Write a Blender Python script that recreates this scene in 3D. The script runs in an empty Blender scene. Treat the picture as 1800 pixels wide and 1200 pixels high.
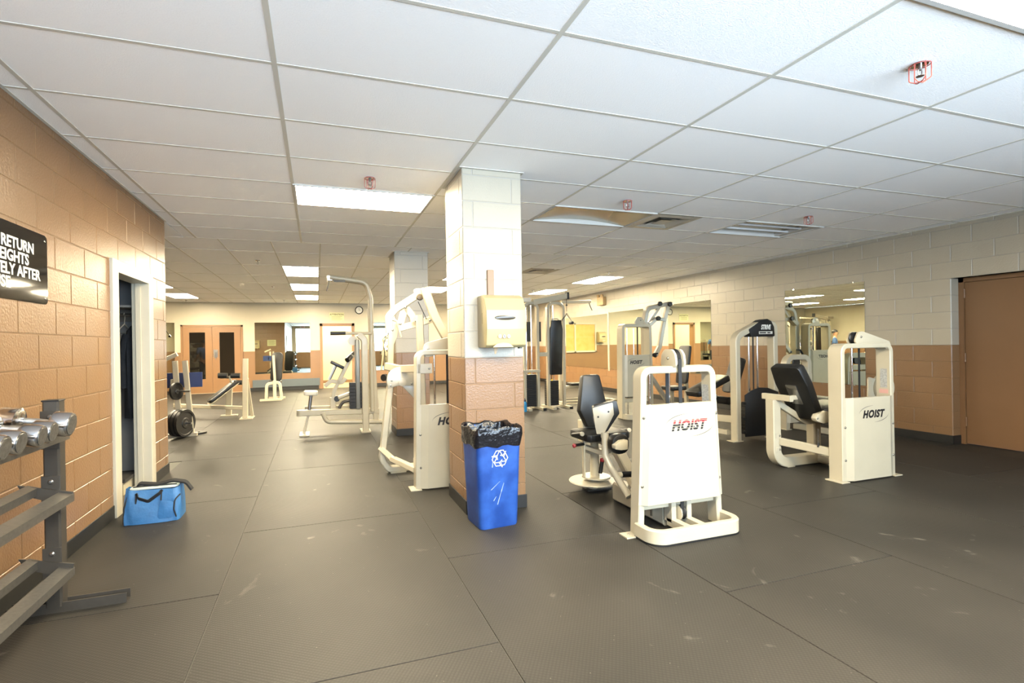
import bpy, bmesh, math, random
import numpy as np
from mathutils import Vector, Matrix
random.seed(7)
S = bpy.context.scene
COL = S.collection
# ---------------------------------------------------------------- camera
FPX = 861.0; YAW = .3180; PITCH = -.0012; ROLL = -.0165; CX = 841.0; CY = 605.8; CAMH = 1.315
_f = Vector((math.sin(YAW)*math.cos(PITCH), math.cos(YAW)*math.cos(PITCH), math.sin(PITCH)))
_r = Vector((math.cos(YAW), -math.sin(YAW), 0)); _u = _r.cross(_f)
RR = _r*math.cos(ROLL)+_u*math.sin(ROLL); UU = -_r*math.sin(ROLL)+_u*math.cos(ROLL)
cd = bpy.data.cameras.new('camera'); cam = bpy.data.objects.new('camera', cd); COL.objects.link(cam)
cd.sensor_width = 36; cd.lens = FPX/1800*36; cd.clip_start = .05
cd.shift_x = (900-CX)/1800; cd.shift_y = (CY-600)/1800
cam.matrix_world = Matrix(((RR.x, UU.x, -_f.x, 0), (RR.y, UU.y, -_f.y, 0), (RR.z, UU.z, -_f.z, CAMH), (0, 0, 0, 1)))
S.camera = cam
# ---------------------------------------------------------------- light and view
S.view_settings.view_transform = 'Standard'; S.view_settings.look = 'None'
S.view_settings.gamma = 1; S.view_settings.use_curve_mapping = False
S.view_settings.exposure = 1.2
wd = bpy.data.worlds.new('sky'); S.world = wd; wd.use_nodes = True
_bg = wd.node_tree.nodes['Background']; _bg.inputs[0].default_value = (.66, .83, 1.0, 1); _bg.inputs[1].default_value = 12.5
LAMP_WARM = (1.0, .85, .59); LAMP_STRENGTH = 50.0
# ---------------------------------------------------------------- pixel -> place (1800x1200 frame)
def ray(u, v): return _f + RR*((u-CX)/FPX) - UU*((v-CY)/FPX)
def az(u, v, z=0.0):
    d = ray(u, v); t = (z-CAMH)/d.z; return Vector((d.x*t, d.y*t, z))
def ax(u, v, x):
    d = ray(u, v); t = x/d.x; return Vector((x, d.y*t, CAMH+d.z*t))
def ay(u, v, y):
    d = ray(u, v); t = y/d.y; return Vector((d.x*t, y, CAMH+d.z*t))
# ---------------------------------------------------------------- materials
def lin(h):
    h = h.lstrip('#'); o = []
    for i in (0, 2, 4):
        c = int(h[i:i+2], 16)/255; o.append(c/12.92 if c <= .04045 else ((c+.055)/1.055)**2.4)
    return (*o, 1)
MATS = {}
ALB = .74   # darkens paint colours except ceiling and polished metal, standing in for light on the ceiling
def mat(name, col, rough=.5, metal=0.0, var=.0, vscale=8, bump=0.0, bscale=60, spec=.5, coat=0.0, emit=0, trans=0.0, col2=None, bdist=.002):
    if name in MATS: return MATS[name]
    m = bpy.data.materials.new(name); m.use_nodes = True; nt = m.node_tree; b = nt.nodes['Principled BSDF']
    c = lin(col) if isinstance(col, str) else (*col, 1)
    if metal < .9 and name not in ('ceiling_tile', 'ceiling_grid_metal'): c = tuple(x*ALB for x in c[:3])+(1,)
    b.inputs['Base Color'].default_value = c; b.inputs['Roughness'].default_value = rough; b.inputs['Metallic'].default_value = metal
    b.inputs['Specular IOR Level'].default_value = spec; b.inputs['Coat Weight'].default_value = coat
    b.inputs['Transmission Weight'].default_value = trans
    if emit: b.inputs['Emission Color'].default_value = c; b.inputs['Emission Strength'].default_value = emit
    if var or bump:
        tc = nt.nodes.new('ShaderNodeTexCoord'); geo = nt.nodes.new('ShaderNodeNewGeometry')
    if var:
        n = nt.nodes.new('ShaderNodeTexNoise'); n.inputs['Scale'].default_value = vscale; n.inputs['Detail'].default_value = 5
        nt.links.new(geo.outputs['Position'], n.inputs['Vector'])
        mx = nt.nodes.new('ShaderNodeMix'); mx.data_type = 'RGBA'
        c2 = lin(col2) if col2 else tuple(x*(1-var) for x in c[:3])+(1,)
        mx.inputs[6].default_value = c; mx.inputs[7].default_value = c2
        rp = nt.nodes.new('ShaderNodeValToRGB'); rp.color_ramp.elements[0].position = .38; rp.color_ramp.elements[1].position = .68
        nt.links.new(n.outputs['Fac'], rp.inputs[0]); nt.links.new(rp.outputs[0], mx.inputs[0]); nt.links.new(mx.outputs[2], b.inputs['Base Color'])
    if bump:
        n2 = nt.nodes.new('ShaderNodeTexNoise'); n2.inputs['Scale'].default_value = bscale; n2.inputs['Detail'].default_value = 3
        nt.links.new(geo.outputs['Position'], n2.inputs['Vector'])
        bp = nt.nodes.new('ShaderNodeBump'); bp.inputs['Strength'].default_value = bump; bp.inputs['Distance'].default_value = bdist
        nt.links.new(n2.outputs['Fac'], bp.inputs['Height']); nt.links.new(bp.outputs[0], b.inputs['Normal'])
    MATS[name] = m; return m
TAN = mat('tan_block_paint', '#8E6C4A', .32, var=.06, vscale=3, bump=.55, bscale=70, bdist=.004)
WHT = mat('white_block_paint', '#B9B09D', .35, var=.04, vscale=3, bump=.5, bscale=70, bdist=.004)
TANP = mat('tan_smooth_paint', '#96704B', .4, var=.05, vscale=2)
DRTAN = mat('tan_steel_door', '#84603F', .42, var=.05, vscale=3)
TILE = mat('ceiling_tile', '#FBFBFA', .9, var=.02, vscale=120, bump=.5, bscale=160, bdist=.003)
TBAR = mat('ceiling_grid_metal', '#C9C6BB', .5)
RUB = mat('black_rubber_base', '#23221F', .5, var=.3, vscale=9)
POWD = mat('cream_powder_coat', '#C4BAA1', .33, var=.05, vscale=5, coat=.2)
POWG = mat('pale_powder_coat', '#B8AF9A', .35, var=.05, vscale=5, coat=.2)
VINYL = mat('black_vinyl', '#1B1B1A', .38, var=.2, vscale=14, bump=.12, bscale=300)
BLK = mat('black_plastic', '#161616', .45)
BELT = mat('black_belt', '#0E0E0E', .6)
CHROME = mat('chrome', '#D9D9DA', .12, 1.0)
STEEL = mat('brushed_steel', '#9A9A9A', .3, 1.0)
GUN = mat('gunmetal_powder_coat', '#47423B', .45, .2, var=.15, vscale=18)
IRON = mat('black_iron_plate', '#242220', .5, .3)
MIRR = mat('mirror_glass', '#E8EDE0', .0, 1.0)
FRAMEW = mat('cream_door_frame', '#CFC7B2', .4, var=.05, vscale=5)
def cells(name, base, hi, scale, rough):
    """rubber matting: fine raised ribs/dots, pale scuffs and light crumbs"""
    m = bpy.data.materials.new(name); m.use_nodes = True; nt = m.node_tree; b = nt.nodes['Principled BSDF']
    L = nt.links.new; N = nt.nodes.new
    g = N('ShaderNodeNewGeometry')
    n1 = N('ShaderNodeTexNoise'); n1.inputs['Scale'].default_value = 1.1; n1.inputs['Detail'].default_value = 6; L(g.outputs['Position'], n1.inputs['Vector'])
    r1 = N('ShaderNodeValToRGB'); r1.color_ramp.elements[0].position = .35; r1.color_ramp.elements[0].color = lin(base); r1.color_ramp.elements[1].position = .72; r1.color_ramp.elements[1].color = lin(hi)
    L(n1.outputs['Fac'], r1.inputs[0])
    v = N('ShaderNodeTexVoronoi'); v.inputs['Scale'].default_value = 17; L(g.outputs['Position'], v.inputs['Vector'])
    r2 = N('ShaderNodeValToRGB'); r2.color_ramp.elements[0].position = .02; r2.color_ramp.elements[0].color = (1, 1, 1, 1); r2.color_ramp.elements[1].position = .05; r2.color_ramp.elements[1].color = (0, 0, 0, 1)
    L(v.outputs['Distance'], r2.inputs[0])
    n2 = N('ShaderNodeTexNoise'); n2.inputs['Scale'].default_value = 3.2; n2.inputs['Detail'].default_value = 8; n2.inputs['Distortion'].default_value = 1.6; L(g.outputs['Position'], n2.inputs['Vector'])
    r3 = N('ShaderNodeValToRGB'); r3.color_ramp.elements[0].position = .67; r3.color_ramp.elements[0].color = (0, 0, 0, 1); r3.color_ramp.elements[1].position = .8; r3.color_ramp.elements[1].color = (.34, .34, .34, 1)
    L(n2.outputs['Fac'], r3.inputs[0])
    ad = N('ShaderNodeMath'); ad.operation = 'MULTIPLY'; ad.inputs[1].default_value = .35; L(r2.outputs[0], ad.inputs[0])
    ad2 = N('ShaderNodeMath'); ad2.operation = 'MAXIMUM'; L(ad.outputs[0], ad2.inputs[0]); L(r3.outputs[0], ad2.inputs[1])
    mx = N('ShaderNodeMix'); mx.data_type = 'RGBA'; mx.inputs[7].default_value = lin('#A39C8E'); L(ad2.outputs[0], mx.inputs[0]); L(r1.outputs[0], mx.inputs[6]); L(mx.outputs[2], b.inputs['Base Color'])
    ck = N('ShaderNodeTexVoronoi'); ck.voronoi_dimensions = '2D'; ck.inputs['Scale'].default_value = scale; ck.inputs['Randomness'].default_value = 0
    mp = N('ShaderNodeMapping'); mp.inputs['Rotation'].default_value = (0, 0, .6); L(g.outputs['Position'], mp.inputs[0]); L(mp.outputs[0], ck.inputs['Vector'])
    rd = N('ShaderNodeMapRange'); rd.inputs[1].default_value = .25; rd.inputs[2].default_value = .5; rd.inputs[3].default_value = 1.1; rd.inputs[4].default_value = .84; L(ck.outputs['Distance'], rd.inputs[0])
    hs = N('ShaderNodeHueSaturation'); L(mx.outputs[2], hs.inputs['Color']); L(rd.outputs[0], hs.inputs['Value']); L(hs.outputs[0], b.inputs['Base Color'])
    bp = N('ShaderNodeBump'); bp.inputs['Strength'].default_value = .35; bp.inputs['Distance'].default_value = .003; bp.invert = True
    L(ck.outputs['Distance'], bp.inputs['Height']); L(bp.outputs[0], b.inputs['Normal'])
    b.inputs['Roughness'].default_value = rough; b.inputs['Specular IOR Level'].default_value = .22
    MATS[name] = m; return m
MATF = cells('rubber_mat', '#2B2925', '#35322D', 68, .54)
def emis(name, col, st):
    m = bpy.data.materials.new(name); m.use_nodes = True; nt = m.node_tree; nt.nodes.clear()
    e = nt.nodes.new('ShaderNodeEmission'); o = nt.nodes.new('ShaderNodeOutputMaterial'); e.inputs[0].default_value = (*col, 1); e.inputs[1].default_value = st
    nt.links.new(e.outputs[0], o.inputs[0]); MATS[name] = m; return m
def pane_mat():
    m = bpy.data.materials.new('clear_window_pane'); m.use_nodes = True; nt = m.node_tree; nt.nodes.clear(); N = nt.nodes.new
    t = N('ShaderNodeBsdfTransparent'); g = N('ShaderNodeBsdfGlossy'); g.inputs['Roughness'].default_value = .02; x = N('ShaderNodeMixShader'); f = N('ShaderNodeFresnel'); f.inputs[0].default_value = 1.45; o = N('ShaderNodeOutputMaterial')
    nt.links.new(f.outputs[0], x.inputs[0]); nt.links.new(t.outputs[0], x.inputs[1]); nt.links.new(g.outputs[0], x.inputs[2]); nt.links.new(x.outputs[0], o.inputs[0]); MATS['clear_window_pane'] = m; return m
PANE = pane_mat()
LITE = emis('lit_diffuser', LAMP_WARM, LAMP_STRENGTH)
# ---------------------------------------------------------------- geometry
def V(*a): return Vector(a)
class G:
    def __init__(s): s.v = []; s.f = []
    def add(s, vs, fs):
        n = len(s.v); s.v += [tuple(x) for x in vs]; s.f += [tuple(i+n for i in f) for f in fs]; return s
    def box(s, x0, x1, y0, y1, z0, z1, M=None):
        vs = [V(x, y, z) for z in (z0, z1) for y in (y0, y1) for x in (x0, x1)]
        if M is not None: vs = [M @ a for a in vs]
        return s.add(vs, [(0, 2, 3, 1), (4, 5, 7, 6), (0, 1, 5, 4), (2, 6, 7, 3), (0, 4, 6, 2), (1, 3, 7, 5)])
    def cyl(s, a, b, r, r2=None, seg=12, cap=True):
        a = Vector(a); b = Vector(b); r2 = r if r2 is None else r2
        d = (b-a).normalized(); t = V(0, 0, 1) if abs(d.z) < .9 else V(1, 0, 0); e1 = d.cross(t).normalized(); e2 = d.cross(e1)
        vs = []
        for p, q in ((a, r), (b, r2)):
            for k in range(seg):
                an = 2*math.pi*k/seg; vs.append(p+e1*(q*math.cos(an))+e2*(q*math.sin(an)))
        fs = [(k, (k+1) % seg, seg+(k+1) % seg, seg+k) for k in range(seg)]
        if cap: fs += [tuple(range(seg-1, -1, -1)), tuple(range(seg, 2*seg))]
        return s.add(vs, fs)
    def sweep(s, pts, sec, ref=None, closed=False, cap=True):
        """sweep a closed 2-D section along a path; ref fixes the section's first axis"""
        P = [Vector(p) for p in pts]; n = len(P); m = len(sec); vs = []
        prev = None
        for i in range(n):
            a = P[i-1] if (i > 0 or closed) else None; c = P[(i+1) % n] if (i < n-1 or closed) else None
            d1 = (P[i]-a).normalized() if a is not None else None; d2 = (c-P[i]).normalized() if c is not None else None
            d = d2 if d1 is None else d1 if d2 is None else (d1+d2)
            d = d.normalized() if d.length > 1e-6 else d2
            k = 1.0
            if d1 is not None and d2 is not None: k = 1/max(.35, d.dot(d2))
            if ref is not None: e1 = Vector(ref)
            elif prev is not None: e1 = prev
            else: e1 = V(0, 0, 1) if abs(d.z) < .8 else V(0, 1, 0)
            e1 = (e1-d*e1.dot(d))
            if e1.length < 1e-4: e1 = d.orthogonal()
            e1.normalize(); e2 = d.cross(e1); prev = e1
            # mitre: stretch in the bend plane
            if k > 1.001:
                bd = (d2-d1); bd = (bd-d*bd.dot(d)); bd.normalize()
            for (p, q) in sec:
                o = e1*p+e2*q
                if k > 1.001: o = o+bd*(o.dot(bd)*(k-1))
                vs.append(P[i]+o)
        fs = []
        for i in range(n if closed else n-1):
            j = (i+1) % n
            for q in range(m): fs.append((i*m+q, i*m+(q+1) % m, j*m+(q+1) % m, j*m+q))
        if cap and not closed: fs += [tuple(range(m-1, -1, -1)), tuple(range((n-1)*m, n*m))]
        return s.add(vs, fs)
    def tube(s, pts, r, seg=10, bend=0, closed=False, ref=None):
        return s.sweep(fillet(pts, bend) if bend else pts, [(r*math.cos(2*math.pi*k/seg), r*math.sin(2*math.pi*k/seg)) for k in range(seg)], ref, closed)
    def bar(s, pts, w, h, ref=(0, 1, 0), bend=0, closed=False, ch=None):
        """rectangular tube; w along ref, h across"""
        c = min(w, h)*.12 if ch is None else ch; a = w/2; b = h/2
        sec = [(-a, -b+c), (-a+c, -b), (a-c, -b), (a, -b+c), (a, b-c), (a-c, b), (-a+c, b), (-a, b-c)]
        return s.sweep(fillet(pts, bend, closed=closed) if bend else pts, sec, ref, closed)
    def prism(s, poly, o, e1, e2, t, ch=0.0):
        """extrude polygon poly (2-D in e1,e2 about o) by vector t; ch bevels the far rim"""
        o = Vector(o); e1 = Vector(e1); e2 = Vector(e2); t = Vector(t); n = len(poly)
        cx = sum(p[0] for p in poly)/n; cy = sum(p[1] for p in poly)/n
        A = [o+e1*p[0]+e2*p[1] for p in poly]
        if ch:
            def ins(p):
                dx, dy = p[0]-cx, p[1]-cy; l = math.hypot(dx, dy) or 1; k = max(0, (l-ch*1.2)/l); return (cx+dx*k, cy+dy*k)
            q = [ins(p) for p in poly]; tn = t.normalized()
            B = [a+t-tn*ch for a in A]; C = [o+e1*p[0]+e2*p[1]+t for p in q]; D = [a+tn*ch for a in A]; E = [o+e1*p[0]+e2*p[1] for p in q]
            rings = [E, D, B, C]
        else: rings = [A, [a+t for a in A]]
        vs = [p for r in rings for p in r]; fs = [tuple(range(n-1, -1, -1)), tuple(range((len(rings)-1)*n, len(rings)*n))]
        for i in range(len(rings)-1):
            for k in range(n): fs.append((i*n+k, i*n+(k+1) % n, (i+1)*n+(k+1) % n, (i+1)*n+k))
        return s.add(vs, fs)
    def lathe(s, prof, o, axis=(0, 0, 1), seg=20, ring=False):
        o = Vector(o); d = Vector(axis).normalized(); t = V(0, 0, 1) if abs(d.z) < .9 else V(1, 0, 0); e1 = d.cross(t).normalized(); e2 = d.cross(e1)
        vs = []; n = len(prof)
        for (r, h) in prof:
            for k in range(seg):
                an = 2*math.pi*k/seg; vs.append(o+d*h+e1*(max(r, 1e-4)*math.cos(an))+e2*(max(r, 1e-4)*math.sin(an)))
        fs = [(i*seg+k, i*seg+(k+1) % seg, (i+1)*seg+(k+1) % seg, (i+1)*seg+k) for i in range(n-1) for k in range(seg)]
        if ring: fs += [((n-1)*seg+k, (n-1)*seg+(k+1) % seg, (k+1) % seg, k) for k in range(seg)]
        else: fs += [tuple(range(seg-1, -1, -1)), tuple(range((n-1)*seg, n*seg))]
        return s.add(vs, fs)
    def quad(s, a, b, c, d): return s.add([a, b, c, d], [(0, 1, 2, 3)])
def fillet(pts, r, n=5, closed=False):
    P = [Vector(p) for p in pts]; out = []; N = len(P)
    for i in range(N):
        if not closed and i in (0, N-1): out.append(P[i]); continue
        a = P[i-1]-P[i]; b = P[(i+1) % N]-P[i]; la, lb = a.length, b.length; a.normalize(); b.normalize()
        ang = a.angle(b, math.pi)
        if ang > 3.05: out.append(P[i]); continue
        rr = r[i] if isinstance(r, (list, tuple)) else r
        t = min(rr/math.tan(ang/2), la*.48, lb*.48); rad = t*math.tan(ang/2)
        bis = (a+b).normalized(); c = P[i]+bis*(rad/math.sin(ang/2)); s0 = P[i]+a*t-c; s1 = P[i]+b*t-c
        for k in range(n+1):
            th = s0.angle(s1, 0); w = k/n
            out.append(c+(s0*math.sin((1-w)*th)+s1*math.sin(w*th))/math.sin(th) if th > 1e-3 else c+s0)
    return out
def rrect(w, h, r, n=4, cx=0, cy=0):
    o = []
    for (sx, sy, a0) in ((1, 1, 0), (-1, 1, 90), (-1, -1, 180), (1, -1, 270)):
        for k in range(n+1):
            a = math.radians(a0+90*k/n); o.append((cx+sx*(w/2-r)+r*math.cos(a), cy+sy*(h/2-r)+r*math.sin(a)))
    return o
def round_poly(poly, r, n=4):
    return [(p.x, p.y) for p in fillet([(a, b, 0) for a, b in poly], r, n, True)]
def part(name, g, m, parent=None, bevel=0, smooth=True, recalc=True):
    """one mesh object; geometry is given in world coordinates and stored relative to the parent chain"""
    off = Vector((0, 0, 0)); p = parent
    while p is not None: off += p.location; p = p.parent
    me = bpy.data.meshes.new(name); me.from_pydata([tuple(Vector(v)-off) for v in g.v], [], g.f); me.update()
    if recalc:
        bm = bmesh.new(); bm.from_mesh(me); bmesh.ops.recalc_face_normals(bm, faces=bm.faces)
        if bevel:
            es = [e for e in bm.edges if len(e.link_faces) == 2 and e.calc_face_angle(0) > .5]
            bmesh.ops.bevel(bm, geom=es, offset=bevel, segments=2, affect='EDGES', profile=.5, clamp_overlap=True)
        bm.to_mesh(me); bm.free()
    if smooth:
        me.shade_smooth(); me.set_sharp_from_angle(angle=math.radians(38))
    me.materials.append(m)
    o = bpy.data.objects.new(name, me); COL.objects.link(o)
    if parent is not None: o.parent = parent
    return o
def tag(o, label, cat, group=None):
    o['label'] = label; o['category'] = cat
    if group: o['group'] = group
    return o
def thing(name, label, cat, loc, group=None):
    o = bpy.data.objects.new(name, None); COL.objects.link(o); o.location = loc; o.empty_display_size = .1
    return tag(o, label, cat, group)
def struct(o): o['kind'] = 'structure'; return o
def inst(name, me, loc, parent, rot=None, mat_i=None):
    o = bpy.data.objects.new(name, me); COL.objects.link(o); o.parent = parent
    off = Vector((0, 0, 0)); p = parent
    while p is not None: off += p.location; p = p.parent
    o.location = Vector(loc)-off
    if rot: o.rotation_euler = rot
    return o
def copy_tree(o, parent=None, shift=None):
    c = o.copy(); COL.objects.link(c); c.parent = parent
    if shift is not None: c.location = o.location+Vector(shift)
    for ch in list(o.children): copy_tree(ch, c)
    return c
def text_geo(txt, size, o, e1, e2, nrm, shear=0.0, bold=0.0, align='LEFT', extr=.0006, wscale=1.0, spacing=1.0):
    cu = bpy.data.curves.new('lettering', 'FONT'); cu.body = txt; cu.size = size; cu.shear = shear; cu.offset = bold; cu.align_x = align; cu.extrude = extr; cu.resolution_u = 3; cu.space_character = spacing
    ob = bpy.data.objects.new('lettering', cu); COL.objects.link(ob)
    dg = bpy.context.evaluated_depsgraph_get(); me = bpy.data.meshes.new_from_object(ob.evaluated_get(dg))
    o = Vector(o); e1 = Vector(e1); e2 = Vector(e2); nrm = Vector(nrm); g = G()
    g.add([o+e1*(v.co.x*wscale)+e2*v.co.y+nrm*(v.co.z+extr+.0004) for v in me.vertices], [tuple(p.vertices) for p in me.polygons])
    bpy.data.objects.remove(ob); bpy.data.curves.remove(cu); bpy.data.meshes.remove(me)
    return g
# ================================================================ the room
ZC = 2.683; XR = 7.35; XL = -1.53; YB = 16.2; YC = 6.02; XF = -6.0; YN = -1.5; CH = .2032; ZO = -.0095; ZB = 6*CH+ZO
def boxobj(name, x0, x1, y0, y1, z0, z1, m, parent=None): return part(name, G().box(x0, x1, y0, y1, z0, z1), m, parent, smooth=False)
_bc = {}
def block_mesh(L, H, face, m):
    key = (round(L, 3), round(H, 3), face, m.name)
    if key in _bc: return _bc[key]
    c = .0045; d = .012; a = L/2; b = H/2
    # local: s along wall, z up, n out of wall
    pts = [(-a, -d, -b), (a, -d, -b), (a, -d, b), (-a, -d, b), (-a, -c, -b), (a, -c, -b), (a, -c, b), (-a, -c, b), (-a+c, 0, -b+c), (a-c, 0, -b+c), (a-c, 0, b-c), (-a+c, 0, b-c)]
    fs = [(8, 9, 10, 11)]+[(i, (i+1) % 4, 4+(i+1) % 4, 4+i) for i in range(4)]+[(4+i, 4+(i+1) % 4, 8+(i+1) % 4, 8+i) for i in range(4)]
    ex = {'+x': (V(0, 1, 0), V(1, 0, 0)), '-x': (V(0, 1, 0), V(-1, 0, 0)), '+y': (V(1, 0, 0), V(0, 1, 0)), '-y': (V(1, 0, 0), V(0, -1, 0))}[face]
    me = bpy.data.meshes.new('brick'); me.from_pydata([tuple(ex[0]*s+ex[1]*n+V(0, 0, z)) for s, n, z in pts], [], fs); me.update()
    bm = bmesh.new(); bm.from_mesh(me); bmesh.ops.recalc_face_normals(bm, faces=bm.faces); bm.to_mesh(me); bm.free()
    # open at the back: make sure normals face out
    me.materials.append(m); _bc[key] = me; return me
def brickwork(wall, face, plane, s0, s1, holes=(), zsplit=ZB, low=TAN, high=WHT, start=0.0, z1=ZC, limit=999, phase=0, far=None, ends=False):
    """lay 16x8 inch blocks; s runs along the wall; holes = (s0,s1,z0,z1). Blocks with s>far are joined into one part"""
    J = .0045; k = 0; stuffg = {}
    while True:
        za = max(ZO+CH*k, 0.0); zb = min(ZO+CH*(k+1), z1)
        if za >= z1-.02: break
        m = low if (zb+za)/2 < zsplit else high
        cuts = []
        off = start+(.2032 if (k+phase) % 2 else 0)
        n0 = math.floor((s0-off)/.4064)
        edges = [s0]+[off+.4064*i for i in range(n0, n0+200) if s0+.03 < off+.4064*i < s1-.03]+[s1]
        for a, b in zip(edges, edges[1:]):
            segs = [(a, b)]
            for (h0, h1, hz0, hz1) in holes:
                if hz0 < (za+zb)/2 < hz1:
                    ns = []
                    for p, q in segs:
                        if h1 <= p or h0 >= q: ns.append((p, q))
                        else:
                            if p < h0: ns.append((p, h0))
                            if q > h1: ns.append((h1, q))
                    segs = ns
            for p, q in segs:
                if q-p < .02: continue
                L = q-p-J; H = zb-za-J; c = (p+q)/2; z = (za+zb)/2
                loc = (plane, c, z) if face[1] == 'x' else (c, plane, z)
                if far is not None and c > far:
                    me = block_mesh(L, H, face, m); g = stuffg.setdefault(m.name, G()); g.add([v.co+Vector(loc) for v in me.vertices], [tuple(pp.vertices) for pp in me.polygons])
                else: inst('brick', block_mesh(L, H, face, m), loc, wall)
        k += 1
    for mn, g in stuffg.items():
        o = part('brickwork', g, MATS[mn], wall, smooth=False, recalc=False); o['kind'] = 'stuff'
def mback(u, v):
    """place on the back wall that the side mirror shows at this pixel"""
    p = ax(u, v, XR); t = YB/p.y; return V(2*XR-XR*t, YB, CAMH+(p.z-CAMH)*t)
MR = .003   # mortar recess
MORT = mat('tan_mortar', '#876847', .5, var=.08, vscale=20); MORW = mat('white_mortar', '#AFA99D', .5)
# ---- floor
FLC = mat('concrete_slab', '#5A574F', .7)
fl = struct(boxobj('floor', XF-.3, XR+.6, YN-.3, YB+.3, -.16, -.006, FLC))
for i in range(-5, 7):
    xa = -.52+1.263*i; k = 0
    for j in range(-4, 9):
        ya = 2.03+1.81*j+(.9 if i % 2 else 0)
        x0, x1, y0, y1 = max(xa, XF), min(xa+1.263, XR+.19), max(ya, YN), min(ya+1.81, YB)
        if x1-x0 < .05 or y1-y0 < .05: continue
        if x1 <= XL+.01 and y1 <= YC+.01: continue
        if x0 < XL and y0 < YC:
            if x1 > XL+.05 and y0 < YC-.05: x0 = XL
            else: y0 = YC
        if x1 > XR and y0 > 3.9: x1 = XR
        g = .0025
        part('rubber_mat', G().prism([(x0+g, y0+g), (x1-g, y0+g), (x1-g, y1-g), (x0+g, y1-g)], (0, 0, -.0095), (1, 0, 0), (0, 1, 0), (0, 0, .0095), ch=.0012), MATF, fl, smooth=False)
boxobj('rubber_mat', -3.0, XL, 4.45, 5.75, -.0095, 0, mat('closet_lino', '#6B6459', .5), fl)
# ---- left wall (tan all the way up) with the closet doorway, and its end face
DY0, DY1, DZ1 = 4.63, 5.42, 1.96
wl = struct(part('wall_left', G().box(XL-.12, XL-MR, YN, DY0-.02, -.01, ZC).box(XL-.12, XL-MR, DY1+.02, YC-MR, -.01, ZC).box(XL-.12, XL-MR, DY0-.02, DY1+.02, DZ1+.02, ZC), MORT, smooth=False))
brickwork(wl, '+x', XL, YN, YC, holes=((DY0-.02, DY1+.02, 0, DZ1),), zsplit=9, start=3.08)
we = struct(part('wall_corner', G().box(XF, XL-.12, YC-.2, YC-MR, -.01, ZC), MORT, smooth=False))
brickwork(we, '+y', YC, XF, XL-.001, zsplit=9, start=XL)
# ---- right wall with the recessed door
RY0, RY1, RZ1 = 2.78, 3.87, 10*CH+ZO
wr = struct(part('wall_right', G().box(XR+MR, XR+.25, RY1+MR, YB, -.01, ZB).box(XR+MR, XR+.25, YN, RY0, -.01, ZB), MORT, smooth=False))
part('upper_wall', G().box(XR+MR, XR+.25, RY1+MR, YB, ZB, ZC).box(XR+MR, XR+.25, YN, RY0, ZB, ZC).box(XR+MR, XR+.25, RY0, RY1, RZ1, ZC), MORW, wr, smooth=False)
brickwork(wr, '-x', XR, RY0-2.2, YB, holes=((RY0, RY1, 0, RZ1),), start=RY1+.2, far=11.6)
brickwork(wr, '-y', RY1, XR+.001, XR+.19, start=0)
# ---- back wall, far left wall, near wall behind the camera (with the big window)
BDx0, BDx1 = ay(565, 580, YB).x, ay(620, 580, YB).x       # open door in the back wall
BDz = 2.0
wb = struct(part('wall_back', G().box(XF, BDx0, YB, YB+.2, -.01, ZB).box(BDx1, XR+.25, YB, YB+.2, -.01, ZB), mat('back_tan', '#8E6C4A', .35, var=.06, vscale=3, bump=.3, bscale=40), smooth=False))
part('upper_wall', G().box(XF, BDx0, YB, YB+.2, ZB, ZC).box(BDx1, XR+.25, YB, YB+.2, ZB, ZC).box(BDx0, BDx1, YB, YB+.2, BDz, ZC), mat('lamplit_white', '#C9BFA7', .4, var=.04, vscale=3, bump=.3, bscale=40), wb, smooth=False)  # same white paint as the side wall, colour lightened to carry the lamplight
wf = struct(boxobj('wall_far', XF-.2, XF, YC-.2, YB+.2, -.01, ZB, MATS['back_tan'])); boxobj('upper_wall', XF-.2, XF, YC-.2, YB+.2, ZB, ZC, MATS['lamplit_white'], wf)
WX0, WX1, WZ0, WZ1 = -1.35, 5.4, .95, 2.55
wn = struct(part('wall_near', G().box(XL-.2, XR+.25, YN-.2, YN, -.01, WZ0), MATS['back_tan'], smooth=False))
part('upper_wall', G().box(XL-.2, WX0, YN-.2, YN, WZ0, ZC).box(WX1, XR+.25, YN-.2, YN, WZ0, ZC).box(WX0, WX1, YN-.2, YN, WZ1, ZC), MATS['lamplit_white'], wn, smooth=False)
wi = struct(thing('window_1', 'wide daylight window in the near wall', 'window', (0, YN, WZ0))); del wi['category']
g = G(); e = .05
for a in (WX0, (2*WX0+WX1)/3, (WX0+2*WX1)/3, WX1-e): g.box(a, a+e, YN-.14, YN-.06, WZ0, WZ1)
g.box(WX0, WX1, YN-.14, YN-.06, WZ0, WZ0+e).box(WX0, WX1, YN-.14, YN-.06, WZ1-e, WZ1)
part('window_frame', g, FRAMEW, wi, smooth=False)
for k in range(3):
    a = WX0+(WX1-WX0)*k/3+.05; part('pane', G().box(a, WX0+(WX1-WX0)*(k+1)/3-(.05 if k == 2 else 0), YN-.102, YN-.098, WZ0+e, WZ1-e), PANE, wi, smooth=False)
pl = bpy.data.lights.new('window_portal', 'AREA'); pl.shape = 'RECTANGLE'; pl.size = WX1-WX0; pl.size_y = WZ1-WZ0; pl.cycles.is_portal = True
po = bpy.data.objects.new('window_portal', pl); COL.objects.link(po); po.location = ((WX0+WX1)/2, YN-.15, (WZ0+WZ1)/2); po.rotation_euler = (math.radians(90), 0, 0)
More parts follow.
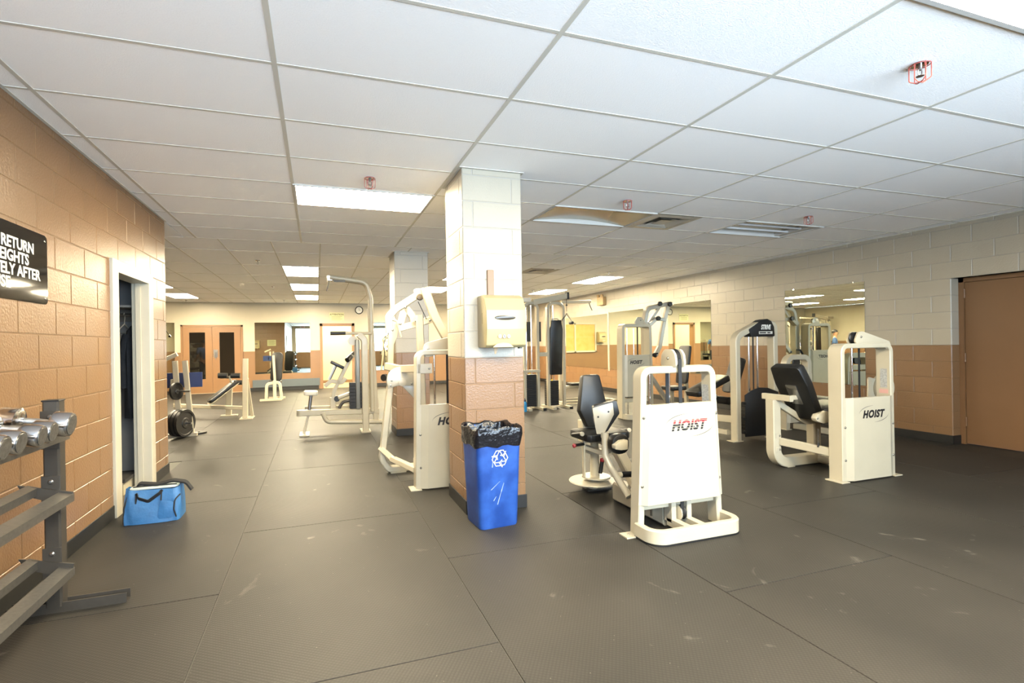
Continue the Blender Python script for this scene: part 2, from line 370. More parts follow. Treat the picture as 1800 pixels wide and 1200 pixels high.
# ---- ceiling: suspended tiles in a metal grid
cl = struct(boxobj('ceiling', XF-.2, XR+.6, YN-.2, YB+.4, ZC+.10, ZC+.2, TILE))
GX0, GY0 = -1.3935, 1.9326; YG = GY0+8*.6096
FX0 = -.55
fixtures_near = {(1, 4): 'on', (3, 4): 'off', (5, 4): 'off', (3, -2): 'on', (1, -2): 'on'}
vents = {}
_tc = {}
def tile(x0, x1, y0, y1):
    if x1-x0 < .03 or y1-y0 < .03: return
    L, W = x1-x0-.014, y1-y0-.014; key = (round(L, 3), round(W, 3))
    if key not in _tc:
        gg = G().prism([(-L/2, -W/2), (L/2, -W/2), (L/2, W/2), (-L/2, W/2)], (0, 0, 0), (1, 0, 0), (0, 1, 0), (0, 0, .015))
        me = bpy.data.meshes.new('ceiling_tile'); me.from_pydata(gg.v, [], gg.f); me.materials.append(TILE); _tc[key] = me
    inst('ceiling_tile', _tc[key], ((x0+x1)/2, (y0+y1)/2, ZC), cl)
def clip_tile(x0, x1, y0, y1):
    x0, x1, y0, y1 = max(x0, XF), min(x1, XR), max(y0, YN), min(y1, YB)
    if y0 < YG-.01: x0 = max(x0, XL)
    tile(x0, x1, y0, y1)
def near_cell(i, j): return GX0+1.2192*i, GX0+1.2192*(i+1), GY0+.6096*j, GY0+.6096*(j+1)
skip_near = set(fixtures_near)
for i in range(-1, 8):
    for j in range(-9, 8):
        x0, x1, y0, y1 = near_cell(i, j)
        if (i, j) in skip_near: continue
        if (i, j) == (4, 4):       # half a tile is taken by the square air diffuser
            tile(x0+.61, x1, y0, y1); continue
        if y1 < YN+.05: continue
        clip_tile(x0, x1, y0, y1)
# far part of the ceiling: the grid turns by 90 degrees
FYL = [YG, 7.58]+[8.80+1.2192*k for k in range(0, 6)]+[YB]
far_lights = [(fx, fy) for fx in (0, 5, 10, -5) for fy in (0, 2, 4)]
def far_cell(i, j): return FX0+.61*i, FX0+.61*(i+1), FYL[j], FYL[j+1]
for i in range(-9, 14):
    for j in range(len(FYL)-1):
        x0, x1, y0, y1 = far_cell(i, j)
        if j >= 2 and (i, j-2) in far_lights: continue
        if (i, j) == (7, 1): tile(x0, x1, y0, y0+.61); continue
        x0, x1 = max(x0, XF), min(x1, XR); tile(x0, x1, y0, y1)
# left strip of near-type tiles is bounded by the corner wall; strip between corner wall and turned grid
for i in range(-9, -1):
    x0, x1 = FX0+.61*i, FX0+.61*(i+1); tile(max(x0, XF), min(x1, XL), YC, YG)
W2 = .012
for i in range(0, 8):
    x = GX0+1.2192*i; boxobj('grid_runner', x-W2, x+W2, YN, YG, ZC-.003, ZC+.02, TBAR, cl)
for j in range(-8, 9):
    y = GY0+.6096*j
    boxobj('cross_tee', XL, XR, y-W2*.8, y+W2*.8, ZC-.002, ZC+.02, TBAR, cl)
for i in range(-8, 14):
    x = FX0+.61*i
    if x < XR: boxobj('cross_tee', x-W2*.7, x+W2*.7, YG, YB, ZC-.003, ZC+.02, TBAR, cl)
for y in FYL[1:-1]: boxobj('grid_runner', XF, XR, y-W2*.7, y+W2*.7, ZC-.0035, ZC+.02, TBAR, cl)
boxobj('wall_angle', XL-.001, XL+.02, YN, YC, ZC-.003, ZC+.02, TBAR, cl); boxobj('wall_angle', XR-.02, XR, YN, YB, ZC-.003, ZC+.02, TBAR, cl); boxobj('wall_angle', XF, XR, YB-.02, YB, ZC-.003, ZC+.02, TBAR, cl)
# ---- fluorescent fixtures
DIFF = mat('diffuser_off', '#CFC8B2', .25, .6); INN = mat('fixture_inner', '#D9D6CF', .45)
def fixture(x0, x1, y0, y1, state, label, group=None):
    t = thing('ceiling_light', label, 'ceiling light', ((x0+x1)/2, (y0+y1)/2, ZC-.01), group)
    e = .022; g = G().box(x0, x1, y0, y0+e, ZC-.010, ZC+.06).box(x0, x1, y1-e, y1, ZC-.010, ZC+.06).box(x0, x0+e, y0+e, y1-e, ZC-.010, ZC+.06).box(x1-e, x1, y0+e, y1-e, ZC-.010, ZC+.06).box(x0, x1, y0, y1, ZC+.06, ZC+.07)
    part('frame', g, INN, t, smooth=False)
    if state == 'on': part('diffuser', G().prism([(x0+e, y0+e), (x1-e, y0+e), (x1-e, y1-e), (x0+e, y1-e)], (0, 0, ZC-.009), (1, 0, 0), (0, 1, 0), (0, 0, .006)), LITE, t, smooth=False)
    elif state == 'pan': # bare reflector pan without diffuser
        n = 10; pr = [(x0+e+(x1-x0-2*e)*k/n, ZC-.004+.045*math.sin(math.pi*k/n)) for k in range(n+1)]
        g = G(); vs = [(x, y, z) for y in (y0+e, y1-e) for x, z in pr]; g.add(vs, [(k, k+1, n+2+k, n+1+k) for k in range(n)])
        part('reflector_pan', g, DIFF, t)
    else:
        g = G().box(x0+e, x1-e, y0+e, y1-e, ZC+.045, ZC+.05); part('reflector_pan', g, DIFF, t, smooth=False)
        for k in range(2):
            yy = y0+(y1-y0)*(.35+.3*k); part('fluorescent_tube', G().cyl((x0+.06, yy, ZC+.02), (x1-.06, yy, ZC+.02), .013), mat('dead_tube', '#E6E6E6', .3), t)
        part('socket_bar', G().box(x1-.12, x1-.03, y0+e, y1-e, ZC+.005, ZC+.045), INN, t, smooth=False)
for (i, j), st in fixtures_near.items():
    x0, x1, y0, y1 = near_cell(i, j)
    if st == 'on':
        lb = {(1, 4): 'lit fluorescent panel in the ceiling beside the nearer column', (3, -2): 'lit fluorescent panel behind the caged sprinkler over the front floor', (1, -2): 'lit fluorescent panel over the open front floor'}[(i, j)]
        fixture(x0, x1, y0, y1, 'on', lb)
    else: fixture(x0, x1, y0, y1, 'pan' if i == 3 else 'off', 'unlit ceiling fixture with bare metal pan beside the square air vent' if i == 3 else 'unlit open ceiling fixture with exposed tubes near the right wall')
for (fx, fy) in far_lights:
    x0, x1, y0, y1 = far_cell(fx, fy+2)
    fixture(x0, x1, y0, y1, 'on', 'lit ceiling panel '+{0: 'farthest from', 2: 'midway to', 4: 'closest to'}[fy]+' the back wall in the row '+{0: 'leading to the open doorway', 5: 'behind the columns', 10: 'along the mirrored wall', -5: 'by the double doors'}[fx], 'far fluorescent panels')
# ---- air diffusers
def diffuser(x0, x1, y0, y1, label):
    t = thing('air_vent', label, 'air vent', ((x0+x1)/2, (y0+y1)/2, ZC-.012)); cx, cy = (x0+x1)/2, (y0+y1)/2
    for q, (s0, s1, z0, z1) in enumerate(((1.0, .74, ZC-.006, ZC-.012), (.72, .5, ZC-.012, ZC+.012), (.5, .32, ZC-.008, ZC+.02), (.3, .0, ZC-.004, ZC+.0))):
        a, b = (x1-x0)/2, (y1-y0)/2; vs = []
        for s, z in ((s0, z0), (s1, z1)): vs += [(cx-a*s, cy-b*s, z), (cx+a*s, cy-b*s, z), (cx+a*s, cy+b*s, z), (cx-a*s, cy+b*s, z)]
        part('vent_frame' if q == 0 else 'louver', G().add(vs, [(k, (k+1) % 4, 4+(k+1) % 4, 4+k) for k in range(4)]), mat('vent_metal', '#D3CFC2', .4, .2), t, smooth=False)
    boxobj('duct_box', x0+.02, x1-.02, y0+.02, y1-.02, ZC+.03, ZC+.06, mat('vent_dark', '#5F5E5A', .6), t)
x0, x1, y0, y1 = near_cell(4, 4); diffuser(x0+.012, x0+.605, y0+.01, y1-.01, 'square ceiling air vent beside the bare metal fixture pan')
x0, x1, y0, y1 = far_cell(7, 1); diffuser(x0+.01, x1-.01, y0+.615, y1-.01, 'square ceiling air vent above the cable machine')
# ---- sprinklers
def sprinkler(x, y, label, cage=True, group=None):
    t = thing('sprinkler', label, 'sprinkler', (x, y, ZC-.003), group); z = ZC-.003
    part('escutcheon', G().lathe([(.0, 0), (.038, 0), (.034, -.006), (.014, -.008), (0, -.008)], (x, y, z), seg=14), CHROME, t)
    part('sprinkler_head', G().cyl((x, y, z-.006), (x, y, z-.03), .009, seg=8).tube([(x-.014, y, z-.03), (x-.012, y, z-.052), (x, y, z-.058), (x+.012, y, z-.052), (x+.014, y, z-.03)], .003, 6).lathe([(.0, -.058), (.017, -.058), (.017, -.060), (0, -.060)], (x, y, z), seg=10), STEEL, t)
    if cage:
        m = mat('red_wire_cage', '#B85A50', .45); R = .042
        for k in range(6):
            a = 2*math.pi*k/6; c, s_ = math.cos(a), math.sin(a)
            part('cage_wire', G().tube([(x+R*c, y+R*s_, z-.004), (x+R*c, y+R*s_, z-.075), (x+R*.5*c, y+R*.5*s_, z-.088), (x, y, z-.088)], .0024, 5, bend=.012), m, t)
        part('cage_ring', G().tube([(x+R*math.cos(2*math.pi*k/16), y+R*math.sin(2*math.pi*k/16), z-.006) for k in range(16)], .0026, 5, closed=True), m, t)
for (u, v), lb in (((1617, 112), 'red caged sprinkler in the bright tile over the front floor'), ((650, 312), 'red caged sprinkler beside the big lit panel'), ((1103, 352), 'red caged sprinkler beside the unlit bare metal pan'), ((1421, 380), 'red caged sprinkler beside the unlit open fixture')):
    p = az(u, v, ZC); sprinkler(p.x, p.y, lb)
for (u, v, lb) in ((453, 457, 'beside the lit panel farthest from the open doorway'), (480, 503, 'beside the middle lit panel before the open doorway'), (1070, 478, 'beside the nearer lit panel along the mirrored wall'), (937, 510, 'between two lit panels along the mirrored wall'), (327, 527, 'over the double doors'), (499, 527, 'over the back wall mirror')):
    p = az(u, v, ZC); sprinkler(p.x, min(p.y, YB-.3), 'bare pendent sprinkler '+lb, False, 'bare far sprinklers')
# ---- baseboards
def baseb(name, segs):
    g = G()
    for a in segs: g.box(*a)
    return struct(part(name, g, RUB, bevel=.004, smooth=False))
bh = .105; bt = .008
baseb('baseboard_left', [(XL, XL+bt, YN, 4.53, 0, bh), (XL, XL+bt, 5.51, YC+bt, 0, bh)]); baseb('baseboard_corner', [(XF, XL+bt, YC, YC+bt, 0, bh)])
baseb('baseboard_right', [(XR-bt, XR, RY1-bt, YB, 0, bh), (XR-bt, XR+.17, RY1-bt, RY1, 0, bh), (XR-bt, XR, YN, RY0, 0, bh)])
baseb('baseboard_back', [(XF, ay(318, 600, YB).x, YB-bt, YB, 0, bh), (ay(428, 600, YB).x, BDx0-.1, YB-bt, YB, 0, bh), (BDx1+.1, XR, YB-bt, YB, 0, bh)])
# ---- columns
def column(x0, x1, y0, y1, name):
    c = struct(part(name, G().box(x0+MR, x1-MR, y0+MR, y1-MR, -.01, ZB), MORT, smooth=False)); boxobj('upper_column', x0+MR, x1-MR, y0+MR, y1-MR, ZB, ZC+.02, MORW, c)
    e = .001
    for ph, (face, pl, s0, s1) in enumerate((('-y', y0, x0, x1), ('-x', x0, y0, y1), ('+x', x1, y0, y1), ('+y', y1, x0, x1))):
        k = 0
        # one long block and a short closer, swapping sides on every course
        for kk in range(14):
            za = max(ZO+CH*kk, 0); zb = min(ZO+CH*(kk+1), ZC)
            if zb-za < .03: continue
            cut = s0+(.085 if (kk+ph) % 2 else (s1-s0)-.085)
            for p, q in ((s0, cut), (cut, s1)):
                m = TAN if zb < ZB+.02 else WHT; L = q-p-.0045; loc = ((p+q)/2, pl, (za+zb)/2) if face[1] == 'y' else (pl, (p+q)/2, (za+zb)/2)
                inst('brick', block_mesh(L, zb-za-.005, face, m), loc, c)
    bb = G().box(x0-bt, x1+bt, y0-bt, y0, 0, bh).box(x0-bt, x1+bt, y1, y1+bt, 0, bh).box(x0-bt, x0, y0, y1, 0, bh).box(x1, x1+bt, y0, y1, 0, bh)
    part('base_trim', bb, RUB, c, bevel=.003, smooth=False)
    # trim angle where the column meets the ceiling
    part('ceiling_angle', G().box(x0-.02, x1+.02, y0-.02, y0, ZC-.004, ZC).box(x0-.02, x1+.02, y1, y1+.02, ZC-.004, ZC).box(x0-.02, x0, y0, y1, ZC-.004, ZC).box(x1, x1+.02, y0, y1, ZC-.004, ZC), TBAR, c, smooth=False)
CXa, CXb, CYa, CYb = 1.08, 1.576, 3.63, 4.14
column(CXa, CXb, CYa, CYb, 'wall_column')
p = az(694, 766, 0); column(1.08, 1.576, 7.12, 7.63, 'wall_column_far')
# ================================================================ doors, mirrors and wall things
# ---- closet doorway in the left wall
d1 = struct(thing('door_1', 'cream frame of the closet doorway', 'door', (XL, 5.02, 0))); del d1['category']
for nm, (y0, y1) in (('jamb', (DY0-.10, DY0+.02)), ('jamb', (DY1-.02, DY1+.10))):
    part(nm, G().box(XL-.125, XL+.022, y0, y1, 0, DZ1+.08), FRAMEW, d1, bevel=.004, smooth=False)
part('head', G().box(XL-.125, XL+.022, DY0+.02, DY1-.02, DZ1-.02, DZ1+.08), FRAMEW, d1, bevel=.004, smooth=False)
for y in (DY0+.02, DY1-.035): part('door_stop', G().box(XL-.09, XL-.05, y, y+.015, 0, DZ1-.02), FRAMEW, d1, smooth=False)
part('strike_plate', G().box(XL-.06, XL-.03, DY0+.0195, DY0+.022, .9, 1.02), STEEL, d1, smooth=False)
GREYW = mat('closet_grey_paint', '#8F9090', .6, var=.05)
CX0, CY0, CY1 = -2.95, 4.4, 5.8
cw = struct(part('wall_closet', G().box(CX0-.1, CX0, CY0-.1, CY1+.1, 0, ZC).box(CX0, XL-.12, CY0-.1, CY0, 0, ZC).box(CX0, XL-.12, CY1, CY1+.1, 0, ZC).box(CX0-.1, XL-.12, CY0-.1, CY1+.1, 2.5, 2.6), GREYW, smooth=False))
baseb('baseboard_closet', [(CX0, CX0+.01, CY0, CY1, 0, .1), (CX0+.01, XL-.12, CY1-.01, CY1, 0, .1)])
YH = CY1-.16
sh = thing('closet_shelf', 'grey closet shelf with a coat rail under it', 'shelf', (-2.2, CY1-.15, 1.60))
part('board', G().box(CX0, XL-.12, CY1-.34, CY1, 1.72, 1.74), mat('closet_shelf_paint', '#8C8A84', .6), sh, smooth=False)
part('cleat', G().box(CX0, XL-.12, CY1-.02, CY1, 1.60, 1.72), mat('closet_cleat', '#7B756C', .6), sh, smooth=False)
part('coat_rail', G().cyl((CX0, YH, 1.66), (XL-.12, YH, 1.66), .012), STEEL, sh)
def hanger(x, label):
    t = thing('coat_hanger', label, 'hanger', (x, YH, 1.4), 'closet hangers'); y = YH; a = .35
    part('hook', G().tube([(x, y-.016, 1.655), (x, y-.012, 1.674), (x, y, 1.679), (x, y+.016, 1.665), (x, y+.010, 1.62), (x, y, 1.60), (x, y, 1.57)], .003, 6), FRAMEW, t)
    part('shoulder_bar', G().tube([(x, y, 1.57), (x-a*.1, y-.13, 1.48), (x+a*.1, y+.13, 1.48), (x, y, 1.57)], .006, 6), FRAMEW, t)
xh = ay(219, 576, YH).x
hanger(xh, 'white coat hanger next to the dark coat'); hanger(xh-.2, 'white coat hanger farther from the dark coat')
xc0 = ay(236, 640, YH).x
ct = thing('coat', 'long dark coat hanging from the closet rail', 'coat', (xc0, YH, .6)); DARK = mat('dark_coat_cloth', '#22252B', .9, var=.3, vscale=30)
prof = [(.05, 1.55), (.12, 1.50), (.15, 1.3), (.15, 1.05), (.16, .8), (.155, .66)]
g = G(); seg = 18; vs = []
for (r, z) in prof:
    for k in range(seg):
        a = 2*math.pi*k/seg; w = 1+.10*math.sin(5*a+z*3); vs.append((xc0+r*.42*w*math.cos(a), YH+r*w*math.sin(a), z))
g.add(vs, [(i*seg+k, i*seg+(k+1) % seg, (i+1)*seg+(k+1) % seg, (i+1)*seg+k) for i in range(len(prof)-1) for k in range(seg)]+[tuple(range(seg)), tuple(range((len(prof)-1)*seg, len(prof)*seg))])
part('coat_body', g, DARK, ct)
for sx in (-1, 1): part('sleeve', G().tube([(xc0-.02, YH+sx*.10, 1.46), (xc0-.07, YH+sx*.13, 1.25), (xc0-.06, YH+sx*.12, .95)], .04, 10, bend=.1), DARK, ct)
part('hanger_hook', G().tube([(xc0, YH, 1.54), (xc0, YH, 1.62), (xc0, YH+.014, 1.655), (xc0, YH, 1.678)], .003, 6), STEEL, ct)
# shoes / box on the closet floor
bx = thing('cardboard_box', 'low pale box with a dark lid on the closet floor', 'box', (-1.80, 5.35, 0))
part('tray', G().box(-1.95, -1.68, 5.2, 5.5, .004, .12), mat('pale_card', '#CFC4A6', .8), bx, smooth=False); part('lid', G().box(-1.97, -1.66, 5.18, 5.52, .12, .15), mat('dark_card', '#3A3733', .7), bx, smooth=False)
# ---- sign on the left wall
sy1 = 3.585; sy0 = 2.615; sz0, sz1 = 1.592, 2.0
sg = thing('sign', 'black plastic sign with white capitals about weights on the tan wall', 'sign', (XL, (sy0+sy1)/2, sz0))
part('sign_panel', G().prism(rrect(sy1-sy0, sz1-sz0, .03, 5), (XL+.001, (sy0+sy1)/2, (sz0+sz1)/2), (0, 1, 0), (0, 0, 1), (.005, 0, 0), ch=.001), mat('gloss_black_acrylic', '#1D1914', .06, spec=.6), sg)
for y in (sy0+.03, sy1-.03):
    for z in (sz0+.035, sz1-.035): part('screw', G().lathe([(0, 0), (.006, 0), (.004, .003), (0, .0035)], (XL+.006, y, z), (1, 0, 0), 10), CHROME, sg)
WSC = (.98, .98, .96, 1.05)
LETW = mat('white_lettering', '#F4F0E4', .5)
for i, (tx, ye) in enumerate((('PLEASE RETURN', 3.435), ('ALL WEIGHTS', 3.384), ('IMMEDIATELY AFTER', 3.503), ('USE', 3.208))):
    w = {0: 13, 1: 11, 2: 17, 3: 3}[i]
    g = text_geo(tx, .083, (XL+.006, 0, 1.868-.0715*i), (0, 1, 0), (0, 0, 1), (1, 0, 0), bold=.0024, wscale=WSC[i])
    mx = max(v[1] for v in g.v); g.v = [(a, b+ye-mx, c) for a, b, c in g.v]; part('lettering', g, LETW, sg, smooth=False)
# ---- recessed steel door on the right
DX = XR+.16
d2 = struct(thing('door_2', 'tan painted steel door in the right wall recess', 'door', (DX, 3.3, 0))); del d2['category']
part('door_frame', G().box(DX-.02, DX+.09, RY1-.05, RY1, 0, RZ1).box(DX-.02, DX+.09, RY0, RY0+.05, 0, RZ1).box(DX-.02, DX+.09, RY0, RY1, RZ1-.05, RZ1), DRTAN, d2, smooth=False)
part('door_leaf', G().box(DX, DX+.045, RY0+.053, RY1-.053, .008, RZ1-.053), DRTAN, d2, bevel=.002, smooth=False)
for z in (.22, 1.0, 1.78): part('hinge', G().cyl((DX-.012, RY1-.053, z), (DX-.012, RY1-.053, z+.11), .011, seg=10), DRTAN, d2)
part('lever_handle', G().cyl((DX, RY0+.12, 1.0), (DX-.05, RY0+.12, 1.0), .012).cyl((DX-.05, RY0+.12, 1.0), (DX-.05, RY0+.24, 1.0), .009), STEEL, d2)
part('head_soffit', G().box(XR, XR+.25, RY0, RY1, RZ1, RZ1+.004), WHT, d2, smooth=False)
struct(boxobj('wall_recess', DX+.09, DX+.15, RY0-.1, RY1+.1, 0, RZ1+.1, DRTAN))
# ---- mirrors on the right wall
def mirror(y0, y1, z0, z1, label, x=XR):
    t = thing('wall_mirror', label, 'mirror', (x, (y0+y1)/2, z0))
    part('glass', G().box(x-.006, x-.001, y0, y1, z0, z1), MIRR, t, smooth=False)
    part('backing', G().box(x-.001, x, y0-.001, y1+.001, z0-.001, z1+.001), mat('mirror_edge', '#4D5148', .4), t, smooth=False)
    for y in (y0+.15, y1-.15):
        for z in (z0, z1): part('mirror_clip', G().box(x-.010, x-.004, y-.012, y+.012, z-.012 if z == z0 else z-.006, z+.006 if z == z0 else z+.012), CHROME, t, smooth=False)
mirror(4.86, 6.09, .64, 2.11, 'unframed wall mirror behind the leg extension machine')
mirror(7.70, 8.93, .64, 2.11, 'unframed wall mirror behind the chest press machine')
mirror(9.80, 11.22, .60, 2.09, 'unframed wall mirror right of the slim white seam')
mirror(11.30, 13.6, .60, 2.07, 'wide unframed wall mirror beneath the emergency light')
tr = struct(part('trim_1', G().box(XR-.02, XR, 11.23, 11.29, .55, 2.12), WHT, bevel=.004, smooth=False))
# ---- emergency light box on the right wall
p = ax(1060, 528, XR); el = thing('emergency_light', 'tan emergency light box with two lamp heads above the mirrors', 'emergency light', (XR, p.y, p.z-.12))
part('battery_box', G().box(XR-.10, XR, p.y-.15, p.y+.15, p.z-.13, p.z+.09), mat('emergency_tan', '#B79A6C', .5), el, bevel=.008, smooth=False)
for s in (-1, 1):
    part('lamp_head', G().lathe([(.0, 0), (.028, .004), (.045, .05), (.048, .06), (0, .064)], (XR-.05, p.y+s*.085, p.z+.13), (-.9, s*.1, -.2), 12), mat('emergency_tan', '#B79A6C', .5), el)
    part('lamp_stem', G().cyl((XR-.05, p.y+s*.085, p.z+.085), (XR-.05, p.y+s*.085, p.z+.14), .012, seg=8), STEEL, el)
# ---- back wall: double doors
def bw(u, v): return ay(u, v, YB)
dd = struct(thing('door_3', 'tan double doors with narrow dark glass', 'door', (bw(372, 600).x, YB, 0))); del dd['category']
xa, xb = bw(318, 600).x, bw(427, 600).x; xm = (xa+xb)/2; zt = bw(372, 571).z
part('door_frame', G().box(xa, xa+.05, YB-.04, YB+.02, 0, zt).box(xb-.05, xb, YB-.04, YB+.02, 0, zt).box(xa, xb, YB-.04, YB+.02, zt-.05, zt), TANP, dd, smooth=False)
for s, (lx0, lx1) in enumerate(((xa+.055, xm-.003), (xm+.003, xb-.055))):
    gx0, gx1 = ((bw(333, 600).x, bw(361, 600).x), (bw(386, 600).x, bw(412, 600).x))[s]; gz0, gz1 = .42, 1.79
    lf = part('door_leaf', G().box(lx0, gx0, YB-.03, YB, .012, zt-.055).box(gx1, lx1, YB-.03, YB, .012, zt-.055).box(gx0, gx1, YB-.03, YB, .012, gz0).box(gx0, gx1, YB-.03, YB, gz1, zt-.055), TANP, dd, smooth=False)
    part('door_glass', G().box(gx0-.01, gx1+.01, YB-.015, YB-.008, gz0-.01, gz1+.01), mat('dark_glass', '#1B1A17', .04, spec=.8), lf, smooth=False)
part('pull_plate', G().box(xm+.03, xm+.14, YB-.036, YB-.03, 1.05, 1.28).cyl((xm+.09, YB-.03, 1.12), (xm+.09, YB-.09, 1.12), .012).cyl((xm+.09, YB-.09, 1.0), (xm+.09, YB-.09, 1.2), .012), STEEL, dd)
part('threshold', G().box(xa, xb, YB-.06, YB, 0, .012), mat('threshold_metal', '#C9BFA5', .4, .5), dd, smooth=False)
# ---- back wall mirrors
def bmirror(x0, x1, z0, z1, label):
    t = thing('wall_mirror', label, 'mirror', ((x0+x1)/2, YB, z0))
    part('glass', G().box(x0, x1, YB-.006, YB-.001, z0, z1), MIRR, t, smooth=False); part('backing', G().box(x0-.001, x1+.001, YB-.001, YB, z0-.001, z1+.001), MATS['mirror_edge'], t, smooth=False)
bmirror(bw(448, 600).x, bw(545, 600).x, .52, 2.08, 'unframed mirror on the back wall between double doors and open doorway')
bmirror(bw(293, 600).x-.6, bw(307, 600).x, .52, 2.08, 'tall narrow mirror on the back wall left of the double doors')
bmirror(bw(650, 600).x, bw(650, 600).x+1.0, .52, 2.08, 'unframed mirror on the back wall right of the open doorway')
# blue-grey wall pad
xp0, xp1 = bw(443, 600).x, bw(561, 600).x
part_ = boxobj('wall_pad', xp0, xp1, YB-.03, YB, .11, .34, mat('blue_grey_pad', '#5B6468', .6)); tag(part_, 'blue grey padded strip along the foot of the back wall', 'wall pad')
# ---- open doorway with a bright corridor behind it
d4 = struct(thing('door_4', 'open doorway in the back wall', 'door', ((BDx0+BDx1)/2, YB, 0))); del d4['category']
part('door_frame', G().box(BDx0-.05, BDx0+.03, YB-.03, YB+.2, 0, BDz+.05).box(BDx1-.03, BDx1+.05, YB-.03, YB+.2, 0, BDz+.05).box(BDx0-.05, BDx1+.05, YB-.03, YB+.2, BDz-.03, BDz+.05), TANP, d4, smooth=False)
co = struct(part('wall_corridor', G().box(BDx0-.8, BDx0-.7, YB+.2, YB+2.4, 0, 2.6).box(BDx1+.9, BDx1+1.0, YB+.2, YB+2.4, 0, 2.6).box(BDx0-.8, BDx1+1.0, YB+2.4, YB+2.5, 0, 2.6).box(BDx0-.8, BDx1+1.0, YB+.2, YB+2.5, 2.6, 2.7), mat('corridor_cream', '#D8CDA6', .6), smooth=False))
struct(boxobj('floor_corridor', BDx0-.8, BDx1+1.0, YB+.2, YB+2.4, -.02, 0, mat('corridor_floor', '#BDAC84', .4))); struct(boxobj('baseboard_corridor', BDx0-.7, BDx1+.9, YB+2.39, YB+2.4, 0, .1, mat('corridor_base', '#8A6A48', .5)))
fixture_c = thing('ceiling_light', 'lit panel in the corridor beyond the open doorway', 'ceiling light', ((BDx0+BDx1)/2, YB+1.2, 2.58)); boxobj('diffuser', (BDx0+BDx1)/2-.6, (BDx0+BDx1)/2+.6, YB+.9, YB+1.5, 2.585, 2.59, LITE, fixture_c); part('frame', G().box((BDx0+BDx1)/2-.62, (BDx0+BDx1)/2+.62, YB+.88, YB+1.52, 2.59, 2.60), INN, fixture_c, smooth=False)
# ---- notices and clock
NOTE = mat('notice_paper', '#D9D7A8', .7); INK = mat('notice_ink', '#6C6B4A', .7)
p0, p1 = bw(579, 549), bw(605, 564)
nt_ = thing('notice', 'pale printed notice above the open doorway', 'notice', (p0.x, YB, p1.z)); part('sheet', G().box(p0.x, p1.x, YB-.006, YB, p1.z, p0.z), NOTE, nt_, smooth=False)
part('lettering', text_geo('ATTENTION', .075, ((p0.x+p1.x)/2, YB-.006, p0.z-.09), (1, 0, 0), (0, 0, 1), (0, -1, 0), bold=.002, align='CENTER'), INK, nt_, smooth=False)
g = G()
for k in range(4): g.box(p0.x+.06, p1.x-.06-.05*(k % 2), YB-.0068, YB-.006, p0.z-.135-.035*k, p0.z-.127-.035*k)
part('print_lines', g, INK, nt_, smooth=False)
p = bw(631, 545); ck = thing('wall_clock', 'round black rimmed clock high on the back wall', 'clock', (p.x, YB, p.z))
part('rim', G().lathe([(.10, 0), (.125, 0), (.128, .03), (.115, .04), (.105, .03)], (p.x, YB, p.z), (0, -1, 0), 24, ring=True), BLK, ck)
part('dial', G().lathe([(0, .015), (.108, .015), (.108, .018), (0, .018)], (p.x, YB, p.z), (0, -1, 0), 24), mat('clock_dial', '#EFEDE2', .5), ck)
part('hand', G().box(p.x-.004, p.x+.004, YB-.022, YB-.019, p.z-.01, p.z+.075), BLK, ck, smooth=False); part('hand', G().box(p.x-.01, p.x+.05, YB-.022, YB-.019, p.z-.004, p.z+.004), BLK, ck, smooth=False)
# ---- boarded window and second towel dispenser on the back wall (seen in the side mirror)
w2 = struct(thing('window_2', 'white framed window closed with plywood boards', 'window', (4.0, YB, 1.0))); del w2['category']
WXa, WXb = mback(1047, 560).x, mback(972, 560).x; g = G()
for a in (WXa, (WXa+WXb)/2-.03, WXb-.06): g.box(a, a+.06, YB-.05, YB, .95, 2.05)
g.box(WXa, WXb, YB-.05, YB, .95, 1.01).box(WXa, WXb, YB-.05, YB, 1.99, 2.05); part('window_frame', g, FRAMEW, w2, smooth=False)
PLY = mat('plywood_board', '#DDAE62', .5, var=.2, vscale=6, col2='#C88F45')
for a, b in ((WXa+.06, (WXa+WXb)/2-.03), ((WXa+WXb)/2+.03, WXb-.06)):
    for z0, z1 in ((1.01, 1.52), (1.525, 1.99)): part('board', G().box(a, b, YB-.03, YB-.01, z0, z1), PLY, w2, smooth=False)

# notice on the corner wall (seen in the back mirror)
n2_ = thing('notice', 'pale printed notice on the tan corner wall facing the back', 'notice', (-2.15, YC, 1.35)); part('sheet', G().box(-2.35, -1.95, YC, YC+.005, 1.4, 1.7), NOTE, n2_, smooth=False)
g = G()
for k in range(5): g.box(-2.30, -2.02+.04*(k % 2), YC+.005, YC+.006, 1.46+.045*k, 1.472+.045*k)
part('print_lines', g, INK, n2_, smooth=False)
# red exit sign over the near wall
ex_ = thing('exit_sign', 'white exit sign with red letters high on the near wall', 'exit sign', (-.9, YN, 2.55)); part('sign_box', G().box(-1.05, -.75, YN, YN+.05, 2.565, 2.675), mat('exit_white', '#E6E2DA', .5), ex_, bevel=.004, smooth=False); part('lettering', text_geo('EXIT', .09, (-.9, YN+.05, 2.59), (-1, 0, 0), (0, 0, 1), (0, 1, 0), bold=.002, align='CENTER'), mat('exit_red', '#C4302B', .5), ex_, smooth=False)
